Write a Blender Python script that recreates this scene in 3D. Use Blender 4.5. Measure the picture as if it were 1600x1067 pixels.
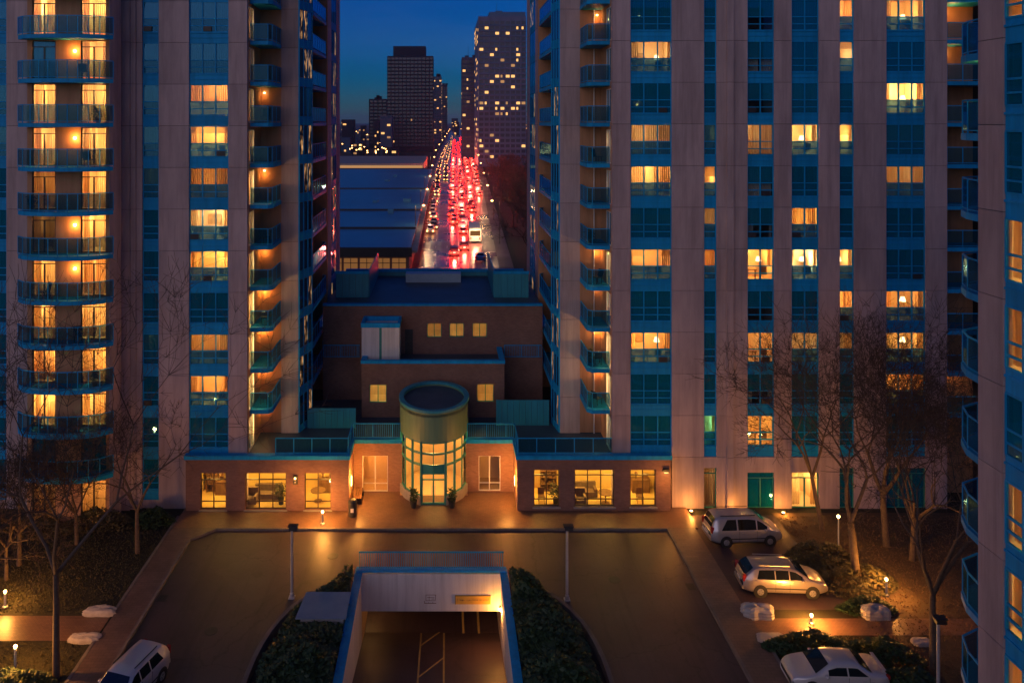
import bpy, bmesh, math, random
from mathutils import Vector, Matrix
R = math.radians
for o in list(bpy.data.objects): bpy.data.objects.remove(o)
SC = bpy.context.scene
COL = SC.collection

# ------------------------------------------------------------ camera, sky, sun, exposure
EYE = 25.4            # eye height in metres
F = 1200.0            # focal length in photo pixels (1600 wide)
cam = bpy.data.cameras.new('camera'); camo = bpy.data.objects.new('camera', cam); COL.objects.link(camo)
cam.sensor_width = 36.0; cam.lens = 36.0 * F / 1600.0
cam.shift_x = (800 - 695) / 1600.0; cam.shift_y = -(533.5 - 190) / 1600.0
cam.clip_start = 0.1; cam.clip_end = 20000
camo.location = (0, 0, EYE); camo.rotation_euler = (R(90), 0, 0)
SC.camera = camo

SUN_EL, SUN_ROT = R(4.0), R(215)      # the sun has gone down behind the camera
w = bpy.data.worlds.new('World'); SC.world = w; w.use_nodes = True
nt = w.node_tree; nt.nodes.clear()
sky = nt.nodes.new('ShaderNodeTexSky'); sky.sky_type = 'NISHITA'; sky.sun_disc = False
sky.sun_elevation = SUN_EL; sky.sun_rotation = SUN_ROT
sky.altitude = 100; sky.air_density = 1.0; sky.dust_density = 0.0; sky.ozone_density = 9.0
bg = nt.nodes.new('ShaderNodeBackground'); bg.inputs['Strength'].default_value = 0.072
out = nt.nodes.new('ShaderNodeOutputWorld')
tcw = nt.nodes.new('ShaderNodeTexCoord'); mpw = nt.nodes.new('ShaderNodeMapping'); mpw.inputs['Scale'].default_value = (1,1,5)
nzw = nt.nodes.new('ShaderNodeTexNoise'); nzw.inputs['Scale'].default_value = 3.0; nzw.inputs['Detail'].default_value = 6
rmw = nt.nodes.new('ShaderNodeValToRGB'); rmw.color_ramp.elements[0].position = .46; rmw.color_ramp.elements[0].color = (0,0,0,1)
rmw.color_ramp.elements[1].position = .75; rmw.color_ramp.elements[1].color = (.12,.12,.15,1)      # thin even evening cloud over the whole sky
adw = nt.nodes.new('ShaderNodeMix'); adw.data_type = 'RGBA'; adw.blend_type = 'ADD'; adw.inputs[0].default_value = 1.0
nt.links.new(tcw.outputs['Generated'], mpw.inputs[0]); nt.links.new(mpw.outputs[0], nzw.inputs['Vector']); nt.links.new(nzw.outputs[0], rmw.inputs[0])
nt.links.new(sky.outputs[0], adw.inputs[6]); nt.links.new(rmw.outputs[0], adw.inputs[7])
nt.links.new(adw.outputs[2], bg.inputs[0]); nt.links.new(bg.outputs[0], out.inputs[0])

sun = bpy.data.lights.new('sun', 'SUN'); suno = bpy.data.objects.new('sun', sun); COL.objects.link(suno)
sun.energy = 0.50; sun.angle = R(80); sun.color = (1.0, 0.73, 0.60)
suno.rotation_euler = (R(84), 0, R(-35))   # afterglow from behind the camera

SC.view_settings.view_transform = 'Standard'; SC.view_settings.look = 'None'
SC.view_settings.gamma = 1.0; SC.view_settings.exposure = 0.8; SC.view_settings.use_curve_mapping = False
SC.cycles.use_denoising = True
try: SC.cycles.denoiser = 'OPENIMAGEDENOISE'
except Exception: pass
SC.cycles.max_bounces = 6; SC.cycles.diffuse_bounces = 3; SC.cycles.glossy_bounces = 3
SC.cycles.transmission_bounces = 4; SC.cycles.transparent_max_bounces = 24
SC.cycles.sample_clamp_indirect = 4.0; SC.cycles.use_light_tree = True
SC.cycles.caustics_reflective = False; SC.cycles.caustics_refractive = False

# ------------------------------------------------------------ helpers
def U(px, d): return (px - 695.0) * d / F            # photo column -> metres to the side at depth d
def V(py, d): return EYE - (py - 190.0) * d / F      # photo row -> height at depth d
def G(py): return EYE * F / (py - 190.0)             # photo row of a ground point -> depth

class MB:
    def __init__(s): s.v = []; s.f = []; s.m = []; s.mi = 0; s.smooth = False
    def add(s, vs, fs):
        n = len(s.v); s.v += [tuple(q) for q in vs]; s.f += [tuple(i + n for i in f) for f in fs]; s.m += [s.mi] * len(fs)
        return s
    def box(s, x0, x1, y0, y1, z0, z1):
        return s.add([(x0,y0,z0),(x1,y0,z0),(x1,y1,z0),(x0,y1,z0),(x0,y0,z1),(x1,y0,z1),(x1,y1,z1),(x0,y1,z1)],
                     [(0,3,2,1),(4,5,6,7),(0,1,5,4),(1,2,6,5),(2,3,7,6),(3,0,4,7)])
    def quad(s, a, b, c, d): return s.add([a,b,c,d], [(0,1,2,3)])
    def prism(s, poly, z0, z1):
        n = len(poly)
        return s.add([(x,y,z0) for x,y in poly] + [(x,y,z1) for x,y in poly],
                     [tuple(range(n-1,-1,-1)), tuple(range(n,2*n))] + [(i,(i+1)%n,n+(i+1)%n,n+i) for i in range(n)])
    def tube(s, p0, p1, r0, r1=None, n=6, caps=True):
        r1 = r0 if r1 is None else r1
        p0 = Vector(p0); p1 = Vector(p1); a = (p1 - p0)
        if a.length < 1e-6: return s
        a.normalize(); u = a.orthogonal().normalized(); w_ = a.cross(u)
        vs = [p0 + (u*math.cos(2*math.pi*i/n) + w_*math.sin(2*math.pi*i/n))*r0 for i in range(n)]
        vs += [p1 + (u*math.cos(2*math.pi*i/n) + w_*math.sin(2*math.pi*i/n))*r1 for i in range(n)]
        fs = [(i,(i+1)%n,n+(i+1)%n,n+i) for i in range(n)]
        if caps: fs += [tuple(range(n-1,-1,-1)), tuple(range(n,2*n))]
        return s.add(vs, fs)
    def lathe(s, prof, n=16, c=(0,0,0)):
        vs = [(c[0]+r*math.cos(2*math.pi*i/n), c[1]+r*math.sin(2*math.pi*i/n), c[2]+z) for r, z in prof for i in range(n)]
        fs = [(k*n+i, k*n+(i+1)%n, (k+1)*n+(i+1)%n, (k+1)*n+i) for k in range(len(prof)-1) for i in range(n)]
        fs += [tuple(range(n-1,-1,-1)), tuple(range((len(prof)-1)*n, len(prof)*n))]
        return s.add(vs, fs)
    def sphere(s, c, r, n=10, k=6, sz=1.0):
        return s.lathe([(max(1e-3, r*math.sin(math.pi*j/k)), -r*sz*math.cos(math.pi*j/k)) for j in range(k+1)], n, c)
    def beam(s, p0, p1, wd, ht):       # a square bar between two points
        p0 = Vector(p0); p1 = Vector(p1); a = (p1-p0).normalized()
        up = Vector((0,0,1)) if abs(a.z) < .95 else Vector((0,1,0))
        u = a.cross(up).normalized()*wd/2; v_ = u.cross(a).normalized()*ht/2
        vs = [p+q for p in (p0,p1) for q in (-u-v_, u-v_, u+v_, -u+v_)]
        return s.add(vs, [(3,2,1,0),(4,5,6,7),(0,1,5,4),(1,2,6,5),(2,3,7,6),(3,0,4,7)])
    def mesh(s, name, mats):
        me = bpy.data.meshes.new(name); me.from_pydata(s.v, [], s.f)
        for m in mats: me.materials.append(m)
        if len(mats) > 1: me.polygons.foreach_set('material_index', s.m)
        if s.smooth: me.polygons.foreach_set('use_smooth', [True]*len(me.polygons))
        me.update(); return me

WORLD = {}
def link(name, data, parent=None, loc=(0,0,0), rz=0):
    o = bpy.data.objects.new(name, data); COL.objects.link(o)
    p = Vector(loc)
    if parent is not None:
        o.parent = parent; o.location = p - WORLD.get(parent.name, Vector((0,0,0)))
    else: o.location = p
    o.rotation_euler = (0,0,rz)
    WORLD[o.name] = p
    return o
def tag(o, label=None, cat=None, group=None, kind=None):
    if label: o['label'] = label
    if cat: o['category'] = cat
    if group: o['group'] = group
    if kind: o['kind'] = kind
    return o
def thing(name, label, cat, loc=(0,0,0), rz=0, group=None):
    return tag(link(name, None, None, loc, rz), label, cat, group)
def obj(name, mb, mat, parent=None, loc=(0,0,0)):
    """one mesh object; mb is in world metres relative to loc"""
    mats = mat if isinstance(mat, (list, tuple)) else [mat]
    return link(name, mb.mesh(name, mats), parent, loc)
def wobj(name, mb, mat, parent):
    """mesh given in world metres, parented to a thing whose base lies elsewhere"""
    p = WORLD[parent.name]
    mb.v = [(x-p.x, y-p.y, z-p.z) for x,y,z in mb.v]
    return obj(name, mb, mat, parent, tuple(p))
CACHE = {}
def inst(name, key, fn, mat, parent, loc):
    """a piece that shares its mesh with all alike pieces"""
    if key not in CACHE:
        mb = fn(); CACHE[key] = mb.mesh(name, mat if isinstance(mat,(list,tuple)) else [mat])
    return link(name, CACHE[key], parent, loc)
def bx(*a): 
    m = MB(); m.box(*a); return m
def lamp(name, parent, loc, energy, color, radius=0.1):
    l = bpy.data.lights.new(name, 'POINT'); l.energy = energy; l.color = color; l.shadow_soft_size = radius
    return link(name, l, parent, loc)

# ------------------------------------------------------------ materials
M = {}
def new(name):
    m = bpy.data.materials.new(name); m.use_nodes = True; n = m.node_tree
    M[name] = m
    return m, n, n.nodes['Principled BSDF']
def noise(n, scale, detail=4, rough=.6, coords='Object'):
    tc = n.nodes.new('ShaderNodeTexCoord'); t = n.nodes.new('ShaderNodeTexNoise')
    t.inputs['Scale'].default_value = scale; t.inputs['Detail'].default_value = detail; t.inputs['Roughness'].default_value = rough
    n.links.new(tc.outputs[coords], t.inputs['Vector']); return t
def wnoise(n, scale, detail=4, rough=.6, stretch=(1,1,1)):
    g = n.nodes.new('ShaderNodeNewGeometry'); t = n.nodes.new('ShaderNodeTexNoise'); mp = n.nodes.new('ShaderNodeMapping')
    mp.inputs['Scale'].default_value = stretch
    t.inputs['Scale'].default_value = scale; t.inputs['Detail'].default_value = detail; t.inputs['Roughness'].default_value = rough
    n.links.new(g.outputs['Position'], mp.inputs['Vector']); n.links.new(mp.outputs[0], t.inputs['Vector']); return t
def ramp(n, fac, stops):
    r = n.nodes.new('ShaderNodeValToRGB'); cr = r.color_ramp
    while len(cr.elements) < len(stops): cr.elements.new(.5)
    for e, (p, c) in zip(cr.elements, stops): e.position = p; e.color = (*c, 1)
    n.links.new(fac, r.inputs[0]); return r
def mixc(n, fac, a, b, mode='MIX'):
    x = n.nodes.new('ShaderNodeMix'); x.data_type = 'RGBA'; x.blend_type = mode
    for i, v in ((0, fac), (6, a), (7, b)):
        if hasattr(v, 'is_output'): n.links.new(v, x.inputs[i])
        else: x.inputs[i].default_value = v if i == 0 else (*v, 1)
    return x.outputs[2]
def bump(n, b, h, strength=.3, dist=.02):
    k = n.nodes.new('ShaderNodeBump'); k.inputs['Strength'].default_value = strength; k.inputs['Distance'].default_value = dist
    n.links.new(h, k.inputs['Height']); n.links.new(k.outputs[0], b.inputs['Normal'])
def mottled(name, c0, c1, scale=1.5, rough=.8, bmp=.2, bscale=30, metal=0, streak=False, rnd=0.0, spec=.5):
    m, n, b = new(name); b.inputs['Specular IOR Level'].default_value = spec
    t = wnoise(n, scale, 6, .65, (1,1,.25) if streak else (1,1,1))
    r = ramp(n, t.outputs[0], [(.3, c0), (.7, c1)])
    col = r.outputs[0]
    if streak:      # faint rain streaks running down
        ts = wnoise(n, 3.5, 4, .65, (1,1,.05)); col = mixc(n, .6, col, ramp(n, ts.outputs[0], [(.32,(.70,.69,.68)),(.55,(1,1,1))]).outputs[0], 'MULTIPLY')
    if rnd:
        oi = n.nodes.new('ShaderNodeObjectInfo'); mr = n.nodes.new('ShaderNodeMapRange')
        mr.inputs[3].default_value = 1-rnd; mr.inputs[4].default_value = 1+rnd
        n.links.new(oi.outputs['Random'], mr.inputs[0])
        cc = n.nodes.new('ShaderNodeVectorMath'); cc.operation = 'SCALE'
        n.links.new(col, cc.inputs[0]); n.links.new(mr.outputs[0], cc.inputs['Scale']); col = cc.outputs[0]
    n.links.new(col, b.inputs['Base Color'])
    b.inputs['Roughness'].default_value = rough; b.inputs['Metallic'].default_value = metal
    if bmp:
        t2 = wnoise(n, bscale, 3); bump(n, b, t2.outputs[0], bmp)
    return m
def plain(name, c, rough=.5, metal=0, coat=0):
    m, n, b = new(name); b.inputs['Base Color'].default_value = (*c, 1); b.inputs['Roughness'].default_value = rough
    b.inputs['Metallic'].default_value = metal; b.inputs['Coat Weight'].default_value = coat
    return m
def glow(name, c, s):
    m = bpy.data.materials.new(name); m.use_nodes = True; n = m.node_tree; n.nodes.clear()
    e = n.nodes.new('ShaderNodeEmission'); e.inputs[0].default_value = (*c, 1); e.inputs[1].default_value = s
    o = n.nodes.new('ShaderNodeOutputMaterial'); n.links.new(e.outputs[0], o.inputs[0]); M[name] = m; return m
def glass(name, tint, refl, body=None, bodyfac=0.0, rough=.02, gtint=(.22,.62,1.0)):
    m = bpy.data.materials.new(name); m.use_nodes = True; n = m.node_tree; n.nodes.clear()
    tr = n.nodes.new('ShaderNodeBsdfTransparent'); tr.inputs[0].default_value = (*tint, 1)
    gl = n.nodes.new('ShaderNodeBsdfGlossy'); gl.inputs['Roughness'].default_value = rough; gl.inputs[0].default_value = (*gtint,1)
    lw = n.nodes.new('ShaderNodeLayerWeight'); lw.inputs[0].default_value = .5
    fr = n.nodes.new('ShaderNodeMath'); fr.operation = 'POWER'; fr.inputs[1].default_value = 4.5; n.links.new(lw.outputs['Facing'], fr.inputs[0])
    mul = n.nodes.new('ShaderNodeMath'); mul.operation = 'MULTIPLY_ADD'; mul.inputs[1].default_value = 1.0; mul.inputs[2].default_value = refl
    mul.use_clamp = True
    n.links.new(fr.outputs[0], mul.inputs[0])
    base = tr.outputs[0]
    if body:
        df = n.nodes.new('ShaderNodeBsdfDiffuse'); df.inputs[0].default_value = (*body, 1)
        mx = n.nodes.new('ShaderNodeMixShader'); mx.inputs[0].default_value = bodyfac
        n.links.new(base, mx.inputs[1]); n.links.new(df.outputs[0], mx.inputs[2]); base = mx.outputs[0]
    mx = n.nodes.new('ShaderNodeMixShader'); n.links.new(mul.outputs[0], mx.inputs[0])
    n.links.new(base, mx.inputs[1]); n.links.new(gl.outputs[0], mx.inputs[2])
    o = n.nodes.new('ShaderNodeOutputMaterial'); n.links.new(mx.outputs[0], o.inputs[0]); M[name] = m; return m
def cloth(name, c0, c1, transl=.5):
    m = bpy.data.materials.new(name); m.use_nodes = True; n = m.node_tree; n.nodes.clear()
    oi = n.nodes.new('ShaderNodeObjectInfo'); r = ramp(n, oi.outputs['Random'], [(0, c0), (1, c1)])
    t = wnoise(n, 3, 4, .6, (4,4,.5)); col = mixc(n, .35, r.outputs[0], t.outputs[0], 'MULTIPLY')
    df = n.nodes.new('ShaderNodeBsdfDiffuse'); tl = n.nodes.new('ShaderNodeBsdfTranslucent')
    n.links.new(col, df.inputs[0]); n.links.new(col, tl.inputs[0])
    mx = n.nodes.new('ShaderNodeMixShader'); mx.inputs[0].default_value = transl
    n.links.new(df.outputs[0], mx.inputs[1]); n.links.new(tl.outputs[0], mx.inputs[2])
    o = n.nodes.new('ShaderNodeOutputMaterial'); n.links.new(mx.outputs[0], o.inputs[0]); M[name] = m; return m
def brickmat(name, c0, c1, mortar, sx=.215, sz=.075):
    m, n, b = new(name)
    g = n.nodes.new('ShaderNodeNewGeometry'); sp = n.nodes.new('ShaderNodeSeparateXYZ'); n.links.new(g.outputs['Position'], sp.inputs[0])
    ad = n.nodes.new('ShaderNodeMath'); n.links.new(sp.outputs[0], ad.inputs[0]); n.links.new(sp.outputs[1], ad.inputs[1])
    cb = n.nodes.new('ShaderNodeCombineXYZ'); n.links.new(ad.outputs[0], cb.inputs[0]); n.links.new(sp.outputs[2], cb.inputs[1])
    t = n.nodes.new('ShaderNodeTexBrick'); t.inputs['Scale'].default_value = 1.0
    t.inputs['Brick Width'].default_value = sx; t.inputs['Row Height'].default_value = sz; t.inputs['Mortar Size'].default_value = .006
    t.inputs['Color1'].default_value = (*c0,1); t.inputs['Color2'].default_value = (*c1,1); t.inputs['Mortar'].default_value = (*mortar,1)
    n.links.new(cb.outputs[0], t.inputs['Vector'])
    t2 = wnoise(n, .7, 6); cl = mixc(n, .7, t.outputs['Color'], ramp(n, t2.outputs[0], [(.3,(.6,.58,.58)),(.7,(1,1,1))]).outputs[0], 'MULTIPLY')
    n.links.new(cl, b.inputs['Base Color']); b.inputs['Roughness'].default_value = .85
    bump(n, b, t.outputs['Fac'], -.4, .01)
    return m

mottled('stucco', (.34,.265,.265), (.54,.425,.42), .7, .88, .25, 25, rnd=.08, streak=True)
mottled('stucco_back', (.05,.04,.04), (.06,.05,.05), 1)
mottled('terracotta', (.44,.23,.12), (.52,.28,.15), 1.2, .85, .2, 20, streak=True)
mottled('blue_paint', (.003,.27,.58), (.006,.34,.70), 2.0, .6, .05, 10, spec=.2, rnd=.12, streak=True)
mottled('teal_paint', (.02,.24,.32), (.03,.30,.38), 1.5, .45, .05, 10, streak=True)
mottled('green_paint', (.13,.24,.13), (.17,.29,.16), 1.0, .5, .05, 10, streak=True)
mottled('green_frame', (.03,.22,.19), (.04,.26,.22), 1.5, .45, .03, 10)
mottled('white_paint', (.62,.60,.58), (.75,.73,.70), .8, .75, .15, 20, streak=True)
mottled('white_frame', (.7,.68,.66), (.8,.78,.76), 3, .5, 0)
mottled('concrete', (.26,.24,.22), (.36,.34,.31), 1.0, .85, .3, 30)
mottled('kerb', (.12,.105,.095), (.2,.175,.155), 1.5, .85, .3, 30)
mottled('dark_metal', (.02,.02,.022), (.035,.035,.038), 4, .5, 0)
mottled('steel', (.42,.42,.44), (.55,.55,.57), 3, .4, .03, 10, metal=.3)
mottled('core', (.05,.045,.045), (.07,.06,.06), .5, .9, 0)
mottled('roofing', (.03,.05,.075), (.06,.095,.13), .5, .5, .3, 12)
mottled('bark', (.07,.05,.035), (.14,.10,.07), 6, .9, .6, 30)
mottled('twig', (.045,.032,.025), (.07,.05,.038), 5, .9, 0)
mottled('stone', (.32,.29,.26), (.5,.46,.41), 1.6, .8, .7, 6)
mottled('soil', (.035,.025,.018), (.08,.055,.035), 1.2, .95, .6, 15)
mottled('brown_paint', (.16,.08,.05), (.2,.1,.06), 2, .6, 0)
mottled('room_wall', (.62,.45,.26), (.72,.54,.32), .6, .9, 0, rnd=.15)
mottled('room_unlit', (.10,.10,.11), (.16,.15,.15), .6, .9, 0, rnd=.3)  # walls of rooms without a lamp: their darkness is put into the colour
mottled('wood', (.18,.09,.04), (.28,.15,.07), 4, .5, 0, streak=True)
mottled('lounge_wall', (.72,.50,.14), (.82,.60,.22), 1.2, .9, 0)
mottled('bronze', (.06,.035,.02), (.09,.055,.03), 3, .5, 0)
brickmat('brick', (.22,.105,.075), (.28,.14,.10), (.20,.17,.15))
brickmat('brick_orange', (.30,.14,.08), (.38,.19,.11), (.30,.22,.17))
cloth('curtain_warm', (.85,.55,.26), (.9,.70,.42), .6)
cloth('curtain_unlit', (.30,.36,.38), (.5,.52,.50), .25)  # cloth for unlit rooms, the shade put into its colour
glass('pane', (.96,.98,.98), .03)
glass('pane_unlit', (.45,.80,.92), .08, (.004,.26,.40), .38)  # glass of unlit windows: dusk sheen put into its blue tint and body
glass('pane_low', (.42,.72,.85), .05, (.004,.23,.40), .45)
glass('rail_glass', (.62,.80,.84), .03, (.012,.11,.19), .22, .06)
glass('car_glass', (.08,.09,.10), .08, (.01,.012,.015), .9, .05, (.5,.75,1))
glow('bulb', (1.0, .50, .15), 22)
glow('bulb_small', (1.0, .52, .17), 14)
glow('bulb_soft', (1.0, .6, .25), 3.0)
mottled('picture', (.10,.07,.05), (.42,.25,.10), 2.5, .6, 0)
glow('tail_red', (1.0, .006, .003), 30)
glow('head_white', (1.0, .40, .10), 14)
glow('lit_far', (1.0, .50, .16), .85)
glow('lit_far_dim', (1.0, .5, .2), .3)
glow('street_bulb', (1.0, .45, .12), 9)
glow('shop_light', (1.0, .42, .13), .12)
WARM = (1.0, .55, .17); AMBER = (1.0, .37, .06); PALE = (1.0, .62, .30)
# ------------------------------------------------------------ ground, drive, pavements
def struct(name, mb, mat): return tag(obj(name, mb, mat), kind='structure')
def asphalt(name, c0, c1, rough0, rough1, cr=.5):
    m, n, b = new(name)
    t = wnoise(n, .25, 5, .6); t2 = wnoise(n, 40, 2); t3 = wnoise(n, .06, 3)
    col = mixc(n, .6, ramp(n, t.outputs[0], [(.3,c0),(.7,c1)]).outputs[0], ramp(n, t2.outputs[0], [(.3,(.6,.6,.6)),(.7,(1.3,1.3,1.3))]).outputs[0], 'MULTIPLY')
    v = n.nodes.new('ShaderNodeTexVoronoi'); v.feature = 'DISTANCE_TO_EDGE'; v.inputs['Scale'].default_value = .16
    g = n.nodes.new('ShaderNodeNewGeometry'); wv = wnoise(n, 1.2, 3)
    sc_ = n.nodes.new('ShaderNodeVectorMath'); sc_.operation = 'MULTIPLY_ADD'; sc_.inputs[1].default_value = (1.2,1.2,0)
    n.links.new(wv.outputs[1], sc_.inputs[0]); n.links.new(g.outputs['Position'], sc_.inputs[2]); n.links.new(sc_.outputs[0], v.inputs['Vector'])
    ck = ramp(n, v.outputs[0], [(0.0,(cr,cr,cr)),(.006,(1,1,1))])
    col = mixc(n, 1, col, ck.outputs[0], 'MULTIPLY')
    v2 = n.nodes.new('ShaderNodeTexVoronoi'); v2.inputs['Scale'].default_value = .22; n.links.new(sc_.outputs[0], v2.inputs['Vector'])
    col = mixc(n, .35, col, ramp(n, v2.outputs['Color'], [(.2,(.6,.6,.62)),(.8,(1.25,1.22,1.2))]).outputs[0], 'MULTIPLY')      # repaired patches
    t5 = wnoise(n, 1.1, 5, .7); col = mixc(n, .8, col, ramp(n, t5.outputs[0], [(.28,(.45,.45,.45)),(.42,(1,1,1))]).outputs[0], 'MULTIPLY')      # oil stains
    t6 = wnoise(n, 1.4, 3, .6, (1.6,.05,1)); col = mixc(n, .5, col, ramp(n, t6.outputs[0], [(.36,(.6,.6,.6)),(.46,(1,1,1))]).outputs[0], 'MULTIPLY')      # tyre marks
    n.links.new(col, b.inputs['Base Color'])
    rr = n.nodes.new('ShaderNodeMapRange'); rr.inputs[1].default_value = .35; rr.inputs[2].default_value = .65
    rr.inputs[3].default_value = rough0; rr.inputs[4].default_value = rough1
    n.links.new(t3.outputs[0], rr.inputs[0]); n.links.new(rr.outputs[0], b.inputs['Roughness'])
    bump(n, b, t2.outputs[0], .25, .01); return m
asphalt('asphalt', (.046,.029,.038), (.078,.051,.064), .38, .62)
asphalt('road_wet', (.09,.075,.08), (.12,.10,.10), .2, .4)
def pavermat(name, c0, c1, mortar, sx, sy):
    m, n, b = new(name); g = n.nodes.new('ShaderNodeNewGeometry')
    t = n.nodes.new('ShaderNodeTexBrick'); t.inputs['Scale'].default_value = 1
    t.inputs['Brick Width'].default_value = sx; t.inputs['Row Height'].default_value = sy; t.inputs['Mortar Size'].default_value = .008
    t.inputs['Color1'].default_value = (*c0,1); t.inputs['Color2'].default_value = (*c1,1); t.inputs['Mortar'].default_value = (*mortar,1)
    n.links.new(g.outputs['Position'], t.inputs['Vector'])
    t2 = wnoise(n, .5, 6); cl = mixc(n, .8, t.outputs['Color'], ramp(n, t2.outputs[0], [(.3,(.6,.58,.56)),(.7,(1.1,1.1,1.1))]).outputs[0], 'MULTIPLY')
    n.links.new(cl, b.inputs['Base Color']); b.inputs['Roughness'].default_value = .42
    bump(n, b, t.outputs['Fac'], -.3, .01); return m
pavermat('pavers', (.19,.105,.065), (.24,.135,.085), (.08,.06,.05), .22, .11)
pavermat('pavers_walk', (.14,.095,.075), (.18,.12,.095), (.07,.055,.05), .4, .2)
mottled('grass_soil', (.02,.022,.010), (.04,.036,.016), .8, .95, .7, 14)
mottled('lawn_dry', (.075,.05,.025), (.12,.08,.04), .7, .95, .7, 12)

AX = -0.75                       # axis of the forecourt
RL, RR = -4.6, 3.1               # inner faces of the ramp walls
RD0, RD1 = 28.0, 42.3            # ramp top and portal depth
CL, CR = -15.4, 13.8             # drive kerbs
SW = 47.7                        # kerb line in front of the building
def ring(mb, x0, x1, y0, y1, z, hx0, hx1, hy0, hy1):
    """a sheet with a rectangular hole"""
    for a in ((x0,hx0,y0,y1),(hx1,x1,y0,y1),(hx0,hx1,y0,hy0),(hx0,hx1,hy1,y1)):
        if a[1] > a[0] and a[3] > a[2]: mb.quad((a[0],a[2],z),(a[1],a[2],z),(a[1],a[3],z),(a[0],a[3],z))
mb = MB(); ring(mb, -6000, 6000, -400, 9000, -.02, RL-.3, RR+.3, RD0, RD1+.35)
struct('ground', mb, M['grass_soil'])
mb = MB(); ring(mb, CL, CR, 10, SW, -.012, RL-.3, RR+.3, RD0, RD1+.35); struct('driveway', mb, M['asphalt'])
# forecourt and pavements are 0.12 m above the drive
def slab(name, poly, mat, z=.11):
    m = MB(); m.prism(poly, -.25, z); return struct(name, m, mat)
slab('forecourt', [(-17.0,SW+.16),(CR+2,SW+.16),(CR+2,52.6),(-17.0,52.6)], M['pavers'])
slab('pavement_left', [(-17.0,10),(CL-.16,10),(CL-.16,SW+.155),(-17.0,SW+.155)], M['pavers_walk'])
slab('pavement_right', [(CR+.16,10),(15.6,10),(15.6,SW+.155),(CR+.16,SW+.155)], M['pavers_walk'])
def kerb_run(p0, p1, wdt=.15, z=.125, seg=1.5, name='kerb'):
    a = Vector((*p0,0)); b = Vector((*p1,0)); L = (b-a).length; n = max(1, round(L/seg)); dr = (b-a)/n
    root = tag(link(name, None, None, a), kind='structure')
    u = Vector((-dr.y, dr.x, 0)).normalized()*wdt
    for i in range(n):
        q0 = a+dr*i+dr.normalized()*.006; q1 = a+dr*(i+1)-dr.normalized()*.006
        m = MB(); m.prism([(q0.x,q0.y),(q1.x,q1.y),(q1.x+u.x,q1.y+u.y),(q0.x+u.x,q0.y+u.y)], -.2, z)
        wobj('kerb_stone', m, M['kerb'], root)
    return root
kerb_run((CL,10),(CL,SW-1.2)); kerb_run((CR+.15,10),(CR+.15,SW)); kerb_run((CL+1.2,SW),(CR+.14,SW))
kerb_run((CL,SW-1.19),(CL+1.19,SW))
slab('pavement_corner', [(CL-.155,SW-1.2),(CL-.10,SW-1.2),(CL+1.2,SW+.10),(CL+1.2,SW+.155),(CL-.155,SW+.155)], M['pavers_walk'], .108)
kerb_run((15.75,10),(15.75,38.2),name='kerb'); kerb_run((-17.01,10),(-17.01,37.5)); kerb_run((-17.01,39.6),(-17.01,49.3))
# parking and garden to the right, garden to the left
mb = MB(); mb.quad((15.6,40.0,-.004),(21.2,40.0,-.004),(21.2,49.6,-.004),(15.6,49.6,-.004)); struct('parking_bay', mb, M['asphalt'])
mb = MB(); mb.quad((15.76,22,-.004),(21.2,22,-.004),(21.2,36.2,-.004),(15.76,36.2,-.004)); struct('parking_bay', mb, M['asphalt'])
mb = MB(); mb.quad((15.6,38.0,.002),(30,38.0,.002),(30,39.3,.002),(15.6,39.3,.002)); struct('garden_path', mb, M['pavers'])
mb = MB(); mb.quad((21.2,20,-.004),(60,20,-.004),(60,49.9,-.004),(21.2,49.9,-.004)); struct('lawn', mb, M['lawn_dry'])
mb = MB(); mb.quad((-60,37.6,.004),(-17.17,37.6,.004),(-17.17,39.5,.004),(-60,39.5,.004)); struct('garden_path', mb, M['pavers'])

# ------------------------------------------------------------ ramp to the underground garage
ramp_t = thing('garage_ramp', 'white walled ramp going down to the underground garage under a wide header', 'ramp', ((RL+RR)/2, RD1, 0))
def rz(d): return -(d-RD0)*.24
mb = MB()
mb.add([(RL,RD0,0),(RR,RD0,0),(RR,44,rz(44)),(RL,44,rz(44)),(RL,60,rz(44)),(RR,60,rz(44))], [(0,1,2,3),(3,2,5,4)])
wobj('ramp_floor', mb, M['asphalt'], ramp_t)
for s, x in ((-1,RL),(1,RR)):
    mb = MB(); x0, x1 = (x-.30, x) if s < 0 else (x, x+.30)
    mb.box(x0, x1, 20, RD1+.3, -6, .5); wobj('side_wall', mb, M['white_paint'], ramp_t)
    mb = MB(); mb.box(x0-.06, x1+.06, 20, RD1+.34, .503, .60); wobj('wall_cap', mb, M['blue_paint'], ramp_t)
    mb = MB(); xi = x if s < 0 else x-.2
    mb.box(x-.25 if s < 0 else x, x if s < 0 else x+.25, RD1+.3, 60, -6, -1.2); wobj('tunnel_wall', mb, M['room_wall'], ramp_t)
mb = MB(); mb.box(RL+.002, RR-.002, RD1, RD1+.3, -1.55, .5); wobj('header', mb, M['white_paint'], ramp_t)
mb = MB(); mb.box(RL-.3, RR+.3, RD1-.05, RD1+.36, .607, .70); wobj('header_cap', mb, M['blue_paint'], ramp_t)
mb = MB(); mb.box(RL, RR, RD1+.3, 60, -1.3, -1.1); wobj('tunnel_ceiling', mb, M['concrete'], ramp_t)
mb = MB(); mb.box(RL, RR, 59.8, 60, -6, -1.2); wobj('tunnel_end', mb, M['core'], ramp_t)
wobj('handrail', MB().beam((RL-.15,RD1+.15,1.62),(RR+.15,RD1+.15,1.62),.05,.06), M['blue_paint'], ramp_t)
wobj('bottom_rail', MB().beam((RL-.15,RD1+.15,.80),(RR+.15,RD1+.15,.80),.03,.03), M['blue_paint'], ramp_t)
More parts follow.
